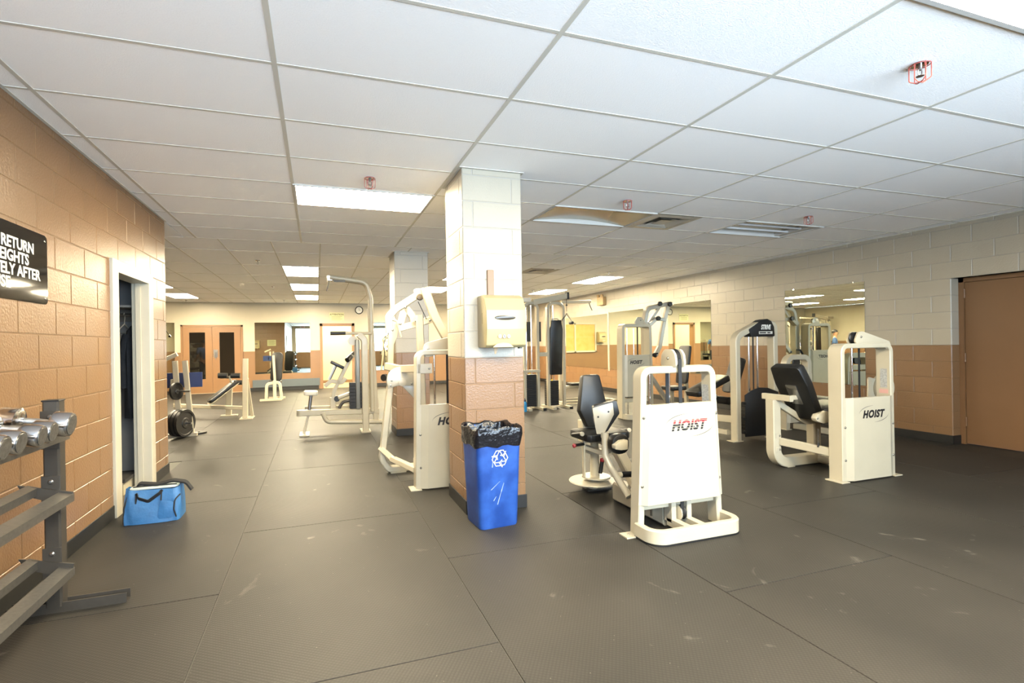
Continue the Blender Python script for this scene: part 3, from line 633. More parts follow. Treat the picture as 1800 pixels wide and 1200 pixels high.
# ================================================================ selectorised machines with a white arched tower
def logo_mat():
    m = bpy.data.materials.new('striped_logo_print'); m.use_nodes = True; nt = m.node_tree; b = nt.nodes['Principled BSDF']; N = nt.nodes.new; L = nt.links.new
    tc = N('ShaderNodeTexCoord'); sp = N('ShaderNodeSeparateXYZ'); L(tc.outputs['Generated'], sp.inputs[0])
    mu = N('ShaderNodeMath'); mu.operation = 'MULTIPLY'; mu.inputs[1].default_value = 4.6; L(sp.outputs[2], mu.inputs[0])
    fr = N('ShaderNodeMath'); fr.operation = 'FRACT'; L(mu.outputs[0], fr.inputs[0])
    lt = N('ShaderNodeMath'); lt.operation = 'LESS_THAN'; lt.inputs[1].default_value = .17; L(fr.outputs[0], lt.inputs[0])
    gt = N('ShaderNodeMath'); gt.operation = 'GREATER_THAN'; gt.inputs[1].default_value = .62; L(sp.outputs[2], gt.inputs[0])
    a = N('ShaderNodeMix'); a.data_type = 'RGBA'; a.inputs[6].default_value = lin('#0B0A0C'); a.inputs[7].default_value = lin('#7A1420'); L(gt.outputs[0], a.inputs[0])
    c = N('ShaderNodeMix'); c.data_type = 'RGBA'; c.inputs[7].default_value = lin('#ABA28C'); L(lt.outputs[0], c.inputs[0]); L(a.outputs[2], c.inputs[6]); L(c.outputs[2], b.inputs['Base Color'])
    return m
LOGO = logo_mat(); LOGK = mat('logo_black_print', '#1A1719', .5); ARC = mat('logo_arc_print', '#5A5A5A', .5)
def hoist_logo(par, cx, y, cz, w, striped=True):
    h = w*.27
    g = text_geo('HOIST', h*.98, (cx, y, cz-h*.33), (1, 0, 0), (0, 0, 1), (0, -1, 0), shear=.28, bold=h*.05, align='CENTER', extr=.0004, spacing=1.12)
    xs = [v[0] for v in g.v]; k = w*.84/(max(xs)-min(xs)); mx = (max(xs)+min(xs))/2; g.v = [(cx+(a-mx)*k, b, c) for a, b, c in g.v]
    part('logo_lettering', g, LOGO if striped else LOGK, par, smooth=False)
    for s in (1, -1):
        pts = []
        for q in range(13):
            an = math.radians(92+q*7.5) if s == 1 else math.radians(272+q*7.5)
            pts.append((cx+w*.56*math.cos(an), y-.001, cz+h*.82*math.sin(an)))
        g = G()
        for q in range(12):
            wd_ = .0028*math.sin(math.pi*(q+.6)/12.6); wd2 = .0028*math.sin(math.pi*(q+1.6)/13.6)
            a, b = Vector(pts[q]), Vector(pts[q+1]); g.quad(a+V(0, 0, wd_), b+V(0, 0, wd2), b-V(0, 0, wd2), a-V(0, 0, wd_))
        part('logo_arc', g, ARC, par, smooth=False)
BOLT = mat('bolt_head', '#8E8A80', .35, .8)
def bolt(par, p, n=(0, -1, 0), r=.009, m=None): return part('bolt', G().lathe([(0, 0), (r*1.25, 0), (r*1.25, .002), (r, .004), (r*.7, .008), (0, .009)], p, n, 10), m or BOLT, par)
def arch_frame(par, xc, y0, y1, wt, wb, h, t, r, zshoulder=None, zb=.01, m=POWD, name='tower_frame'):
    """inverted U of flat rectangular tube lying in the xz plane"""
    yc = (y0+y1)/2; zs = h-r*1.1; a = wb/2-t/2; b = wt/2-t/2
    pts = [(xc-a, yc, zb), (xc-b, yc, zs), (xc-b, yc, h-t/2), (xc+b, yc, h-t/2), (xc+b, yc, zs), (xc+a, yc, zb)]
    return part(name, G().bar(fillet(pts, [0, .02, r-t/2, r-t/2, .02, 0], 7), y1-y0, t, (0, 1, 0), ch=.006), m, par)
def shroud(par, xc, y, wt, wb, z0, z1, dep=.032, cf=.05, m=POWD, name='weight_shroud'):
    def ring(w, z): return [(xc-w/2, y, z), (xc-w/2+cf*.35, y-.004, z), (xc-w/2+cf, y-dep, z), (xc+w/2-cf, y-dep, z), (xc+w/2-cf*.35, y-.004, z), (xc+w/2, y, z), (xc+w/2, y+.006, z), (xc-w/2, y+.006, z)]
    n = 8; vs = ring(wb, z0)+ring(wt, z1); return part(name, G().add(vs, [tuple(range(n-1, -1, -1)), tuple(range(n, 2*n))]+[(k, (k+1) % n, n+(k+1) % n, n+k) for k in range(n)]), m, par, smooth=False)
def weight_stack(par, xc, yc, w, d, z0, n, h=.03, rods=(.07,), top=1.1):
    for k in range(n): part('weight_plate', G().box(xc-w/2, xc+w/2, yc-d/2, yc+d/2, z0+k*h, z0+k*h+h-.003), IRON, par, smooth=False)
    for s in (-1, 1): part('guide_rod', G().cyl((xc+s*rods[0], yc, .05), (xc+s*rods[0], yc, top), .010, seg=10), CHROME, par)
def pulley(par, c, r, w=.03, axis=(0, 1, 0), m=POWD):
    c = Vector(c); ax_ = Vector(axis)
    part('pulley_wheel', G().lathe([(0, -w/2), (r, -w/2), (r, -w/2+.004), (r*.8, 0), (r, w/2-.004), (r, w/2), (0, w/2)], c, ax_, 20), BLK, par)
def decal(par, a, b, c, d, name='weight_chart', m=None):
    return part(name, G().quad(a, b, c, d), m or mat('chart_sticker', '#B9BAB6', .5, var=.35, vscale=90), par, smooth=False)
def pad(name, poly, o, e1, e2, t, par, m=VINYL, r=.03, bev=.014):
    return part(name, G().prism(round_poly(poly, r, 3), o, e1, e2, t), m, par, bevel=bev)
HEX = [(-.085, .5), (.085, .5), (.145, -.18), (.075, -.5), (-.075, -.5), (-.145, -.18)]
def hexpad(L): return [(a, b*L) for a, b in HEX]
# ---------------------------------------------------------------- hip adductor machine in front
hx, hy = 2.383, 2.79
h1 = thing('hip_machine', 'cream hip adduction machine with rounded floor bumper and swivel knee pads', 'gym machine', (hx, hy+.3, 0))
arch_frame(h1, hx, hy, hy+.095, .632, .715, 1.142, .048, .13)
sh1 = shroud(h1, hx, hy, .632, .705, .215, .886)
for sx, z in ((-1, .80), (1, .80), (-1, .34), (1, .34)): bolt(sh1, (hx+sx*(.3+.03*(.886-z)/.67), hy-.006, z))
hoist_logo(sh1, hx+.05, hy-.0325, .735, .36)
# floor bumper: a rounded D in front of the tower
P = [(hx-.352, hy+.02, .05), (hx-.352, hy-.165, .05), (hx+.352, hy-.165, .05), (hx+.352, hy+.02, .05)]
part('floor_bumper', G().bar(fillet(P, [0, .15, .15, 0], 8), .095, .045, (0, 0, 1), ch=.007), POWD, h1)
part('bumper_strip', G().bar(fillet([(x, y, .006) for x, y, z in P], [0, .15, .15, 0], 8), .012, .05, (0, 0, 1), ch=.001), BLK, h1)
part('bumper_spine', G().box(hx-.085, hx-.035, hy-.15, hy+.05, .035, .085).box(hx+.035, hx+.085, hy-.15, hy+.05, .035, .085), POWD, h1, smooth=False)
part('lower_crossbar', G().box(hx-.31, hx+.31, hy+.03, hy+.09, .165, .215), POWD, h1, bevel=.005, smooth=False)
part('cable_bracket', G().box(hx-.085, hx-.045, hy, hy+.08, .06, .2).box(hx+.045, hx+.085, hy, hy+.08, .06, .2), POWG, h1, bevel=.004, smooth=False)
pulley(h1, (hx+.0, hy+.02, .125), .052, .03, (1, 0, 0)); part('pulley_cover', G().lathe([(0, 0), (.055, 0), (.055, .006), (.04, .009), (0, .01)], (hx-.022, hy+.02, .125), (-1, 0, 0), 22), POWD, h1)
# foot plates
for s in (-1, 1): part('foot_plate', G().box(hx+s*.36-.055-(.03 if s < 0 else -.03), hx+s*.36+.04-(.03 if s < 0 else -.03), hy, hy+.095, .0, .010), POWD, h1, bevel=.002, smooth=False)
bolt(h1, (hx-.40, hy+.05, .010), (0, 0, 1), .007)
# pulley on top
tz = 1.19
part('pulley_cheek', G().prism(round_poly([(-.085, -.06), (.085, -.06), (.07, .03), (.04, .068), (-.04, .068), (-.07, .03)], .035, 4), (hx-.055, hy+.05, tz), (0, 1, 0), (0, 0, 1), (.018, 0, 0)), POWD, h1, bevel=.003)
part('pulley_cheek', G().prism(round_poly([(-.085, -.06), (.085, -.06), (.07, .03), (.04, .068), (-.04, .068), (-.07, .03)], .035, 4), (hx+.015, hy+.05, tz), (0, 1, 0), (0, 0, 1), (.018, 0, 0)), POWD, h1, bevel=.003)
pulley(h1, (hx-.012, hy+.05, tz+.005), .066, .028, (1, 0, 0)); bolt(h1, (hx-.055, hy+.05, tz+.005), (-1, 0, 0), .009)
bolt(h1, (hx-.055, hy+.05, tz+.005), (-1, 0, 0), .008)
part('belt', G().box(hx-.026, hx+.002, hy-.020, hy-.016, .13, tz).box(hx-.026, hx+.002, hy+.112, hy+.116, .45, tz), BELT, h1, smooth=False)
weight_stack(h1, hx-.012, hy+.2, .26, .12, .12, 12, .04, (.085,), 1.10)
decal(h1, (hx+.270, hy+.015, .66), (hx+.270, hy+.08, .66), (hx+.258, hy+.08, 1.0), (hx+.258, hy+.015, 1.0))
# rear base beam and swivel seat
part('base_beam', G().bar([(hx-.02, hy+.095, .085), (hx-.02, 3.50, .085)], .13, .15, (1, 0, 0)), POWG, h1)
part('seat_strut', G().bar([(hx+.02, 3.30, .14), (hx+.02, 3.62, .44), (hx+.0, 3.82, .46)], .09, .07, (1, 0, 0), bend=.08), POWD, h1)
px_, py_ = 2.32, 3.84
part('turntable', G().lathe([(0, 0), (.205, 0), (.212, .006), (.205, .014), (0, .016)], (px_, py_, .075), seg=32), mat('worn_white_plate', '#CFC6B0', .4, .1, var=.2, vscale=25), h1)
part('upper_plate', G().lathe([(0, 0), (.125, 0), (.125, .012), (0, .012)], (px_+.02, py_-.02, .118), seg=28), POWD, h1)
part('swivel_hub', G().cyl((px_, py_, .0), (px_, py_, .118), .045, seg=16), POWG, h1)
part('support_foot', G().box(px_-.08, px_+.16, py_-.05, py_+.05, 0, .018), GUN, h1, bevel=.004, smooth=False)
part('seat_post', G().cyl((px_+.02, py_, .12), (px_+.02, py_, .45), .042, .036, 16), POWD, h1)
part('adjust_plate', G().prism(round_poly([(-.035, -.17), (.035, -.17), (.045, .1), (.02, .17), (-.03, .17)], .015), (px_-.12, py_-.04, .30), (.35, 1, 0), (0, 0, 1), (.012, -.004, 0)), POWD, h1)
part('swivel_arm', G().bar([(px_-.10, py_-.05, .40), (px_+.0, py_-.16, .36), (px_+.17, py_-.14, .40)], .035, .055, (0, 0, 1), bend=.05), POWG, h1)
part('swivel_ring', G().lathe([(.05, 0), (.085, 0), (.085, .02), (.05, .02)], (px_+.02, py_, .335), seg=20, ring=True), POWG, h1)
pp = part('pop_pin', G().cyl((px_-.05, py_-.20, .20), (px_-.03, py_-.20, .30), .016, seg=12), BLK, h1)
part('pin_knob', G().lathe([(0, 0), (.019, .004), (.021, .018), (.012, .032), (0, .034)], (px_-.03, py_-.20, .295), (.15, 0, 1), 12), mat('red_knob', '#9B1F2C', .3), pp)
pp = part('pop_pin', G().cyl((px_-.13, py_-.07, .43), (px_-.23, py_-.09, .43), .013, seg=10), BLK, h1)
part('pin_knob', G().lathe([(0, 0), (.018, .003), (.020, .014), (.010, .024), (0, .025)], (px_-.225, py_-.09, .43), (-1, -.3, 0), 12), MATS['red_knob'], pp)
part('latch_lever', G().bar([(px_+.07, py_-.12, .33), (px_+.10, py_-.14, .26), (px_+.115, py_-.14, .19)], .012, .028, (0, 1, 0), bend=.03), POWD, h1)
part('seat_bracket', G().box(px_-.10, px_+.13, py_-.12, py_+.14, .445, .47), POWG, h1, bevel=.005, smooth=False)
pad('seat', rrect(.44, .36, .07, 3), (hx-.01, py_-.03, .468), (1, 0, 0), (0, 1, 0), (0, 0, .065), h1, r=.02)
bk = Vector((hx, 3.985, .775))
pad('backrest', hexpad(.475), bk, (1, 0, 0), (0, .12, .99), (0, -.075, .012), h1)
part('back_post', G().bar([(hx, 4.06, .38), (hx, 4.06, .9)], .07, .045, (1, 0, 0)), POWD, h1); part('seat_riser', G().box(hx-.09, hx+.09, 3.96, 4.05, .40, .60), POWD, h1, bevel=.006, smooth=False)
for s in (-1, 1):
    hg = part('hand_grip', G().cyl((hx+s*.235-.015, 3.70, .535), (hx+s*.235-.01, 3.86, .50), .017, seg=12), BLK, h1); part('grip_cap', G().lathe([(0, 0), (.019, 0), (.019, .012), (0, .016)], (hx+s*.235-.015, 3.70, .535), (0, -1, .1), 12), POWD, hg)
# knee pads on bent arms
def kneearm(s, y):
    if s < 0: a, b, c, d = ay(1063, 762, y), ay(1064, 800, y-.02), ay(1074, 822, y-.08), ay(1106, 873, y-.28)
    else: a, b, c, d = V(hx+.12, y-.1, .5), V(hx+.125, y-.1, .32), V(hx+.12, y-.16, .22), V(hx+.03, y-.33, .12)
    part('knee_arm', G().tube([a, b, c, d], .026, 12, bend=.06), POWG, h1)
    part('arm_collar', G().cyl(a-V(0, 0, .03), a+V(0, 0, .012), .031, seg=14), POWG, h1)
    return a
y = 3.36; a = kneearm(-1, y)
pl_ = [ay(1041, 717, y+.04), ay(1077, 712, y-.03), ay(1082, 733, y-.03), ay(1069, 764, y), ay(1056, 764, y), ay(1050, 747, y+.02)]
e1 = (pl_[1]-pl_[0]).normalized(); nn = e1.cross(V(0, 0, 1)).normalized()
if nn.y > 0: nn = -nn
poly = [((q-pl_[0]).dot(e1), q.z-pl_[0].z) for q in pl_]
part('knee_plate', G().prism(round_poly(poly, .008, 3), pl_[0], e1, (0, 0, 1), nn*.008), POWG, h1, bevel=.002)
poly2 = [(poly[0][0]+.0, poly[0][1]+.012), (poly[1][0]+.03, poly[1][1]+.012), (poly[2][0]+.045, poly[2][1]), (poly[3][0]+.025, poly[3][1]+.01), (poly[4][0]+.02, poly[4][1]+.01), (poly[5][0], poly[5][1])]
part('knee_pad', G().prism(round_poly(poly2, .02, 3), pl_[0], e1, (0, 0, 1), -nn*.085), VINYL, h1, bevel=.012)
for (q, w) in ((.045, -.075), (.125, -.045)): bolt(h1, pl_[0]+e1*q+V(0, 0, w)+nn*.008, nn, .006, BLK)
a = kneearm(1, y)
pad('knee_pad', rrect(.15, .2, .03, 3), (hx+.14, y-.08, .60), (1, 0, 0), (0, 0, 1), (0, .07, 0), h1)
# thigh roller and foot peg behind the tower leg
part('thigh_bracket', G().prism(round_poly([(.01, -.03), (.06, -.04), (.12, -.04), (.12, .035), (.06, .03), (.01, .0)], .01), ay(1080, 783, 3.15), (1, 0, 0), (0, 0, 1), (0, .05, 0)), POWD, h1, bevel=.003)
pad('thigh_pad', rrect(.15, .15, .06, 4), ay(1092, 781, 3.19), (1, 0, 0), (0, 0, 1), (0, .08, 0), h1)
part('foot_peg', G().cyl(ay(1092, 834, 3.2), ay(1112, 833, 3.2), .022, seg=14), BLK, h1); part('peg_cap', G().lathe([(0, 0), (.022, .0), (.022, .02), (0, .025)], ay(1092, 834, 3.2), (-1, 0, 0), 12), POWD, h1)
# ---------------------------------------------------------------- leg extension machine
def tower_full(par, xc, y, wt=.69, wb=.70, h=1.265, pz=.766, dep=.13, logo_dx=.0, logo=True, lever=True, flip=1):
    arch_frame(par, xc, y, y+dep, wt, wb, h, .045, .14)
    shd = shroud(par, xc+.0, y, wt-.01, wb-.01, .012, pz, .03, .1)
    for sx, z in ((-1, .5), (1, .5), (-1, .2), (1, .2)): bolt(shd, (xc+sx*(wt/2-.028), y-.005, z))
    for s in (-1, 1): part('foot_plate', G().box(xc+s*wb/2-.05, xc+s*wb/2+.05, y-.03, y+dep, 0, .010), POWD, par, bevel=.002, smooth=False)
    if logo: hoist_logo(shd, xc+logo_dx, y-.0305, pz-.155, .35, False)
    weight_stack(par, xc-.03, y+dep+.06, .26, .11, .1, 10, .04, (.09,), h-.05)
    part('belt', G().box(xc-.035, xc-.012, y+dep*.5-.002, y+dep*.5+.002, .4, h+.05), BELT, par, smooth=False)
    part('rear_brace', G().box(xc-wb/2+.02, xc+wb/2-.02, y+dep-.03, y+dep, .04, .1), POWD, par, smooth=False)
    if lever:
        for yy in (y+.015, y+.085):
            part('lever_plate', G().prism(round_poly([(-.16, .0), (-.10, .11), (-.04, .115), (.32, .02), (.345, -.03), (.31, -.06), (.27, -.05), (.22, .0)], .03, 4) if flip > 0 else round_poly([(.16, .0), (.10, .11), (.04, .115), (-.32, .02), (-.345, -.03), (-.31, -.06), (-.27, -.05), (-.22, .0)], .03, 4), (xc, yy, h-.004), (1, 0, 0), (0, 0, 1), (0, .016, 0)), POWD, par, bevel=.003)
        pulley(par, (xc-.09*flip, y+.058, h+.05), .055, .03, (0, 1, 0))
        bolt(par, (xc-.065*flip, y+.015, h+.06)); bolt(par, (xc+.30*flip, y+.015, h-.018))
    decal(par, (xc+wt/2-.046, y+.03, pz+.07), (xc+wt/2-.046, y+.09, pz+.07), (xc+wt/2-.046, y+.09, pz+.25), (xc+wt/2-.046, y+.03, pz+.25))
lx, ly = 4.872, 3.2
h2 = thing('leg_extension', 'cream leg extension machine with reclined black seat beside its tower', 'gym machine', (lx, ly+.4, 0))
tower_full(h2, lx, ly, logo_dx=.02)
decal(h2, (lx+.298, ly+.02, .78), (lx+.298, ly+.1, .78), (lx+.298, ly+.1, .82), (lx+.298, ly+.02, .82), 'warning_sticker', mat('red_sticker', '#D9A79A', .5))
# rear upright, bent into the floor beam
yb = 3.83
part('rear_upright', G().bar(fillet([(4.43, yb, .70), (4.43, yb, .055), (5.05, yb, .055)], [0, .14, 0], 8), .10, .10, (0, 1, 0), ch=.008), POWD, h2)
part('floor_glide', G().box(4.56, 4.66, yb-.05, yb+.05, 0, .008), POWD, h2, smooth=False)
part('floor_beam', G().bar([(5.02, yb, .055), (5.02, ly+.13, .055)], .08, .09, (0, 0, 1)), POWG, h2)
part('side_beam', G().bar([(4.47, yb-.05, .275), (4.555, ly+.13, .25)], .075, .05, (0, 0, 1)), POWD, h2)
for z in (.31, .17): part('beam_lug', G().box(4.40, 4.47, yb-.055, yb-.045, z, z+.05), POWD, h2, bevel=.003, smooth=False)
for z in (.335, .195): bolt(h2, (4.45, yb-.055, z))
part('seat_post', G().bar([(4.99, yb, .10), (4.99, yb, .50)], .10, .10, (0, 1, 0)), POWG, h2)
part('back_diagonal', G().bar(fillet([(4.46, yb-.03, .66), (4.80, yb-.06, .455), (4.98, yb-.06, .47)], [0, .12, 0], 6), .04, .06, (0, 1, 0)), POWD, h2)
bolt(h2, (4.96, yb-.085, .47))
part('back_tee', G().bar([(4.44, yb+.12, .725), (4.44, yb-.20, .725)], .06, .05, (0, 0, 1)), POWD, h2)
part('adjust_tube', G().bar([(4.44, yb-.13, .725), (4.60, yb-.13, .725)], .045, .045, (0, 0, 1)), POWD, h2)
bo = Vector((4.56, 3.70, .765)); ld = V(-.46, 0, .885)
pad('backrest', [(-.155, .30), (.155, .30), (.175, .1), (.15, -.30), (-.15, -.30), (-.175, .1)], bo, (0, -1, 0), ld, V(.885, 0, .46)*.085, h2)
part('back_plate', G().prism(round_poly([(-.06, .1), (.06, .1), (.06, -.12), (-.06, -.12)], .01), bo-V(.885, 0, .46)*.006, (0, -1, 0), ld, V(.885, 0, .46)*.006), STEEL, h2, bevel=.001)
pad('seat', rrect(.46, .38, .05, 3), (4.98, 3.70, .555), (1, 0, .10), (0, 1, 0), (0, 0, .085), h2, r=.02)
part('seat_frame', G().box(4.80, 5.16, 3.58, 3.82, .50, .555), POWG, h2, bevel=.005, smooth=False)
part('side_bracket', G().prism(round_poly([(0, .0), (.03, .035), (.17, .06), (.17, -.05), (.10, -.055), (.02, -.03)], .012), ay(1434, 735, 3.42), (1, 0, 0), (0, 0, 1), (0, .05, 0)), POWD, h2, bevel=.003); bolt(h2, ay(1437, 735, 3.42))
pad('arm_pad', rrect(.20, .07, .03, 3), ay(1450, 732, 3.5), (1, 0, .1), (0, 0, 1), (0, .07, 0), h2, r=.012)
for k in range(6):
    c = ay(1438, 756+5*k, 3.42); part('chain_link', G().tube([(c.x+.008*math.cos(2*math.pi*q/8)*(1 if k % 2 else .3), c.y+.008*math.cos(2*math.pi*q/8)*(.3 if k % 2 else 1), c.z+.012*math.sin(2*math.pi*q/8)) for q in range(8)], .002, 5, closed=True), GUN, h2)
part('selector_pin', G().cyl(ay(1438, 786, 3.42), ay(1439, 778, 3.42), .008, seg=8), BLK, h2)
# leg lever and cam on the far side of the tower
cc = V(5.50, 3.48, .80)
part('cam_cover', G().lathe([(0, 0), (.128, 0), (.134, .01), (.134, .06), (.12, .07), (0, .07)], cc+V(0, .03, 0), (0, -1, 0), 28), POWD, h2)
part('cam_plate', G().prism(round_poly([(-.2, .12), (.05, .06), (.12, -.03), (.14, -.16), (.1, -.19), (-.16, -.42), (-.22, -.3)], .02), cc, (1, 0, 0), (0, 0, 1), (0, .014, 0)), POWD, h2, bevel=.003)
for (a, b) in ((.03, -.02), (.10, -.05), (.06, -.14), (.11, -.10)): bolt(h2, cc+V(a, 0, b), (0, -1, 0), .008)
part('leg_lever', G().tube([cc+V(.02, .1, 0), cc+V(.10, .14, -.2), cc+V(.12, .14, -.5)], .022, 10, bend=.08), POWD, h2); part('leg_roller', G().cyl(cc+V(.12, .06, -.5), cc+V(.12, .42, -.5), .05, seg=18), VINYL, h2, bevel=.006)
# ---------------------------------------------------------------- second arched tower between mirror and leg extension
a2 = thing('leg_curl', 'cream arched weight tower standing before the mirror behind the leg extension seat', 'gym machine', (6.72, 5.4, 0))
ax0, ay0 = 6.72, 5.36
arch_frame(a2, ax0, ay0, ay0+.1, .50, .54, 1.085, .075, .24); shroud(a2, ax0, ay0, .50, .54, .1, .80, .03, .05)
part('top_crossbar', G().box(ax0-.2, ax0+.2, ay0+.02, ay0+.08, .82, .90), POWD, a2, bevel=.006, smooth=False)
weight_stack(a2, ax0, ay0+.16, .26, .11, .1, 8, .04, (.08,), 1.0)
for s in (-1, 1): part('foot_plate', G().box(ax0+s*.25-.05, ax0+s*.25+.05, ay0-.03, ay0+.1, 0, .01), POWD, a2, smooth=False)
part('base_beam', G().bar([(ax0-.1, ay0-.9, .045), (ax0-.1, ay0, .045)], .08, .08, (0, 0, 1)), POWD, a2)
part('bench_post', G().bar([(ax0-.1, ay0-.6, .08), (ax0-.1, ay0-.6, .45)], .07, .07, (1, 0, 0)), POWD, a2); pad('bench_pad', rrect(.28, .62, .05, 3), (ax0-.1, ay0-.5, .45), (1, 0, 0), (0, 1, 0), (0, 0, .06), a2, r=.02)
pulley(a2, (ax0, ay0+.05, .97), .06, .03, (0, 1, 0))
# ---------------------------------------------------------------- chest press machine by the mirror
cx_, cy_ = 5.21, 7.12
p1 = thing('chest_press', 'cream chest press machine with long overhead arm in front of a mirror', 'gym machine', (cx_+.2, cy_+.3, 0))
arch_frame(p1, cx_, cy_, cy_+.16, .60, .64, 1.62, .055, .13); shp1 = shroud(p1, cx_, cy_, .56, .58, .38, 1.09, .03, .06)
hoist_logo(shp1, cx_-.05, cy_-.0305, .965, .30, False)
weight_stack(p1, cx_, cy_+.2, .26, .11, .3, 10, .04, (.07,), 1.55)
part('lower_crossbar', G().box(cx_-.30, cx_+.30, cy_+.02, cy_+.14, .28, .345), POWD, p1, bevel=.006, smooth=False); part('base_loop', G().bar(fillet([(cx_-.29, cy_+.1, .05), (cx_-.29, cy_-.12, .05), (cx_+.29, cy_-.12, .05), (cx_+.29, cy_+.1, .05)], [0, .1, .1, 0], 5), .09, .045, (0, 0, 1)), POWD, p1)
part('pulley_cheek', G().prism(round_poly([(-.12, 0), (.1, 0), (.10, .06), (.05, .12), (-.03, .12)], .03, 4), (cx_+.06, cy_+.02, 1.615), (1, 0, 0), (0, 0, 1), (0, .02, 0)), POWD, p1, bevel=.003); pulley(p1, (cx_+.08, cy_+.06, 1.67), .05, .03, (0, 1, 0)); bolt(p1, (cx_+.09, cy_+.02, 1.68))
part('belt', G().box(cx_+.05, cx_+.075, cy_+.08, cy_+.084, .4, 1.62), BELT, p1, smooth=False)
part('side_column', G().bar([(5.56, cy_+.25, .02), (5.56, cy_+.25, 1.66)], .10, .14, (1, 0, 0)), POWG, p1)
part('boom', G().bar(fillet([(5.52, cy_+.25, 1.55), (5.60, cy_+.25, 1.90), (6.05, cy_+.25, 1.99)], [0, .13, 0], 6), .09, .075, (0, 1, 0)), POWG, p1)
part('boom_gusset', G().bar([(5.62, cy_+.25, 1.62), (5.86, cy_+.25, 1.92)], .05, .05, (0, 1, 0)), POWG, p1)
part('press_arm', G().bar(fillet([(6.08, cy_+.25, 2.02), (5.98, cy_+.25, 1.72), (5.86, cy_+.25, 1.22), (5.74, cy_+.22, 1.06)], [0, .1, .1, 0], 5), .06, .075, (0, 1, 0)), POWD, p1)
part('link_rod', G().bar([(5.60, cy_+.2, 1.60), (5.75, cy_+.2, 1.72)], .10, .06, (0, 1, 0)).bar([(5.75, cy_+.2, 1.72), (5.95, cy_+.2, 1.70)], .05, .06, (0, 1, 0)), POWG, p1)
for c in ((5.76, cy_+.15, 1.72), (6.04, cy_+.18, 1.98), (5.80, cy_+.15, 1.98)): part('pivot_cap', G().lathe([(0, 0), (.045, 0), (.04, .03), (0, .035)], c, (0, -1, 0), 16), BLK, p1)
part('grip', G().tube([(5.55, cy_+.1, .86), (5.55, cy_+.1, 1.02), (5.60, cy_+.1, 1.09), (5.70, cy_+.1, 1.10)], .018, 10, bend=.05), BLK, p1); part('end_cap', G().cyl((5.745, cy_+.22, 1.07), (5.725, cy_+.215, 1.045), .035, seg=12), BLK, p1)
part('seat_strut', G().bar([(5.62, cy_+.25, .75), (6.05, cy_+.3, .22)], .07, .07, (0, 1, 0)), POWG, p1); part('base_beam', G().bar([(5.5, cy_+.3, .05), (6.5, cy_+.3, .05)], .08, .09, (0, 0, 1)), POWD, p1)
part('seat_post', G().bar([(6.15, cy_+.3, .09), (6.15, cy_+.3, .42)], .07, .07, (1, 0, 0)), POWD, p1); pad('seat', rrect(.34, .34, .05, 3), (6.2, cy_+.3, .42), (1, 0, 0), (0, 1, 0), (0, 0, .07), p1, r=.02)
pad('backrest', rrect(.28, .7, .05, 3), (6.40, cy_+.3, .88), (0, 1, 0), (.15, 0, 1), (.06, 0, 0), p1, r=.02); part('back_post', G().bar([(6.48, cy_+.3, .09), (6.48, cy_+.3, .95)], .07, .05, (0, 1, 0)), POWD, p1)
# ---------------------------------------------------------------- machine left of the column
mx_, my_ = 1.18, 4.40
m1 = thing('shoulder_press', 'cream plate-arm pressing machine partly hidden behind the nearer column', 'gym machine', (mx_, my_+.4, 0))
tower_full(m1, mx_, my_, .66, .70, 1.27, .772, .12, .0, True, False)
part('top_lever', G().prism(round_poly([(-.38, -.02), (-.36, .05), (-.33, .07), (.1, .17), (.12, .08), (-.30, -.06), (-.35, -.07)], .025, 4), (mx_+.12, my_+.03, 1.27), (1, 0, 0), (0, 0, 1), (0, .04, 0)), POWG, m1, bevel=.004); bolt(m1, (mx_-.21, my_+.03, 1.275))
yr = 5.12
def r_(u, v, y=yr): return ay(u, v, y)
part('rear_frame', G().bar(fillet([r_(690, 640), r_(671, 806), r_(684, 824), V(1.2, yr, .045)], [0, .1, .06, 0], 6), .09, .06, (0, 1, 0)), POWD, m1)
part('rear_foot', G().box(.70, .86, yr-.05, yr+.05, 0, .010), POWD, m1, smooth=False)
part('low_link', G().bar(fillet([r_(670, 788), r_(690, 806, 4.95), V(.86, my_+.12, .155)], [0, .08, 0], 5), .07, .05, (0, 1, 0)), POWD, m1)
part('link_lug', G().box(.84, .87, my_+.06, my_+.16, .08, .26), POWD, m1, smooth=False)
part('rear_column', G().prism([(q.x, q.z) for q in (r_(681, 642), r_(682, 570), r_(680, 560), r_(690, 552), r_(700, 572), r_(698, 590), r_(692, 605), r_(691, 640))], (0, yr-.03, 0), (1, 0, 0), (0, 0, 1), (0, .06, 0)), POWD, m1, bevel=.006)
part('boom', G().bar(fillet([r_(684, 585), r_(684, 556), r_(694, 544), r_(746, 511)], [0, .06, .06, 0], 5), .07, .075, (0, 1, 0)), POWD, m1)
part('boom_head', G().box(r_(729, 515).x, r_(752, 515).x, yr-.06, yr+.06, r_(740, 524).z, r_(740, 508).z), POWD, m1, bevel=.006, smooth=False)
part('pivot_cap', G().lathe([(0, 0), (.036, 0), (.03, .02), (0, .025)], r_(738, 522, yr-.06), (0, -1, 0), 16), mat('dark_pivot', '#4A3E2C', .4), m1)
part('press_arm', G().bar(fillet([r_(746, 506, yr-.1), r_(764, 556, yr-.1), r_(785, 594, yr-.1), r_(800, 604, yr-.1)], [0, .1, .1, 0], 5), .06, .09, (0, 1, 0)), POWD, m1)
part('link_arm', G().bar(fillet([r_(713, 541), r_(725, 556), r_(729, 572)], [0, .05, 0], 4), .05, .075, (0, 1, 0)), POWD, m1); part('link_arm', G().bar([r_(712, 541), r_(704, 570)], .05, .07, (0, 1, 0)), POWD, m1)
part('link_bar', G().bar([r_(702, 577), r_(736, 568), r_(757, 561)], .05, .07, (0, 1, 0)), POWD, m1)
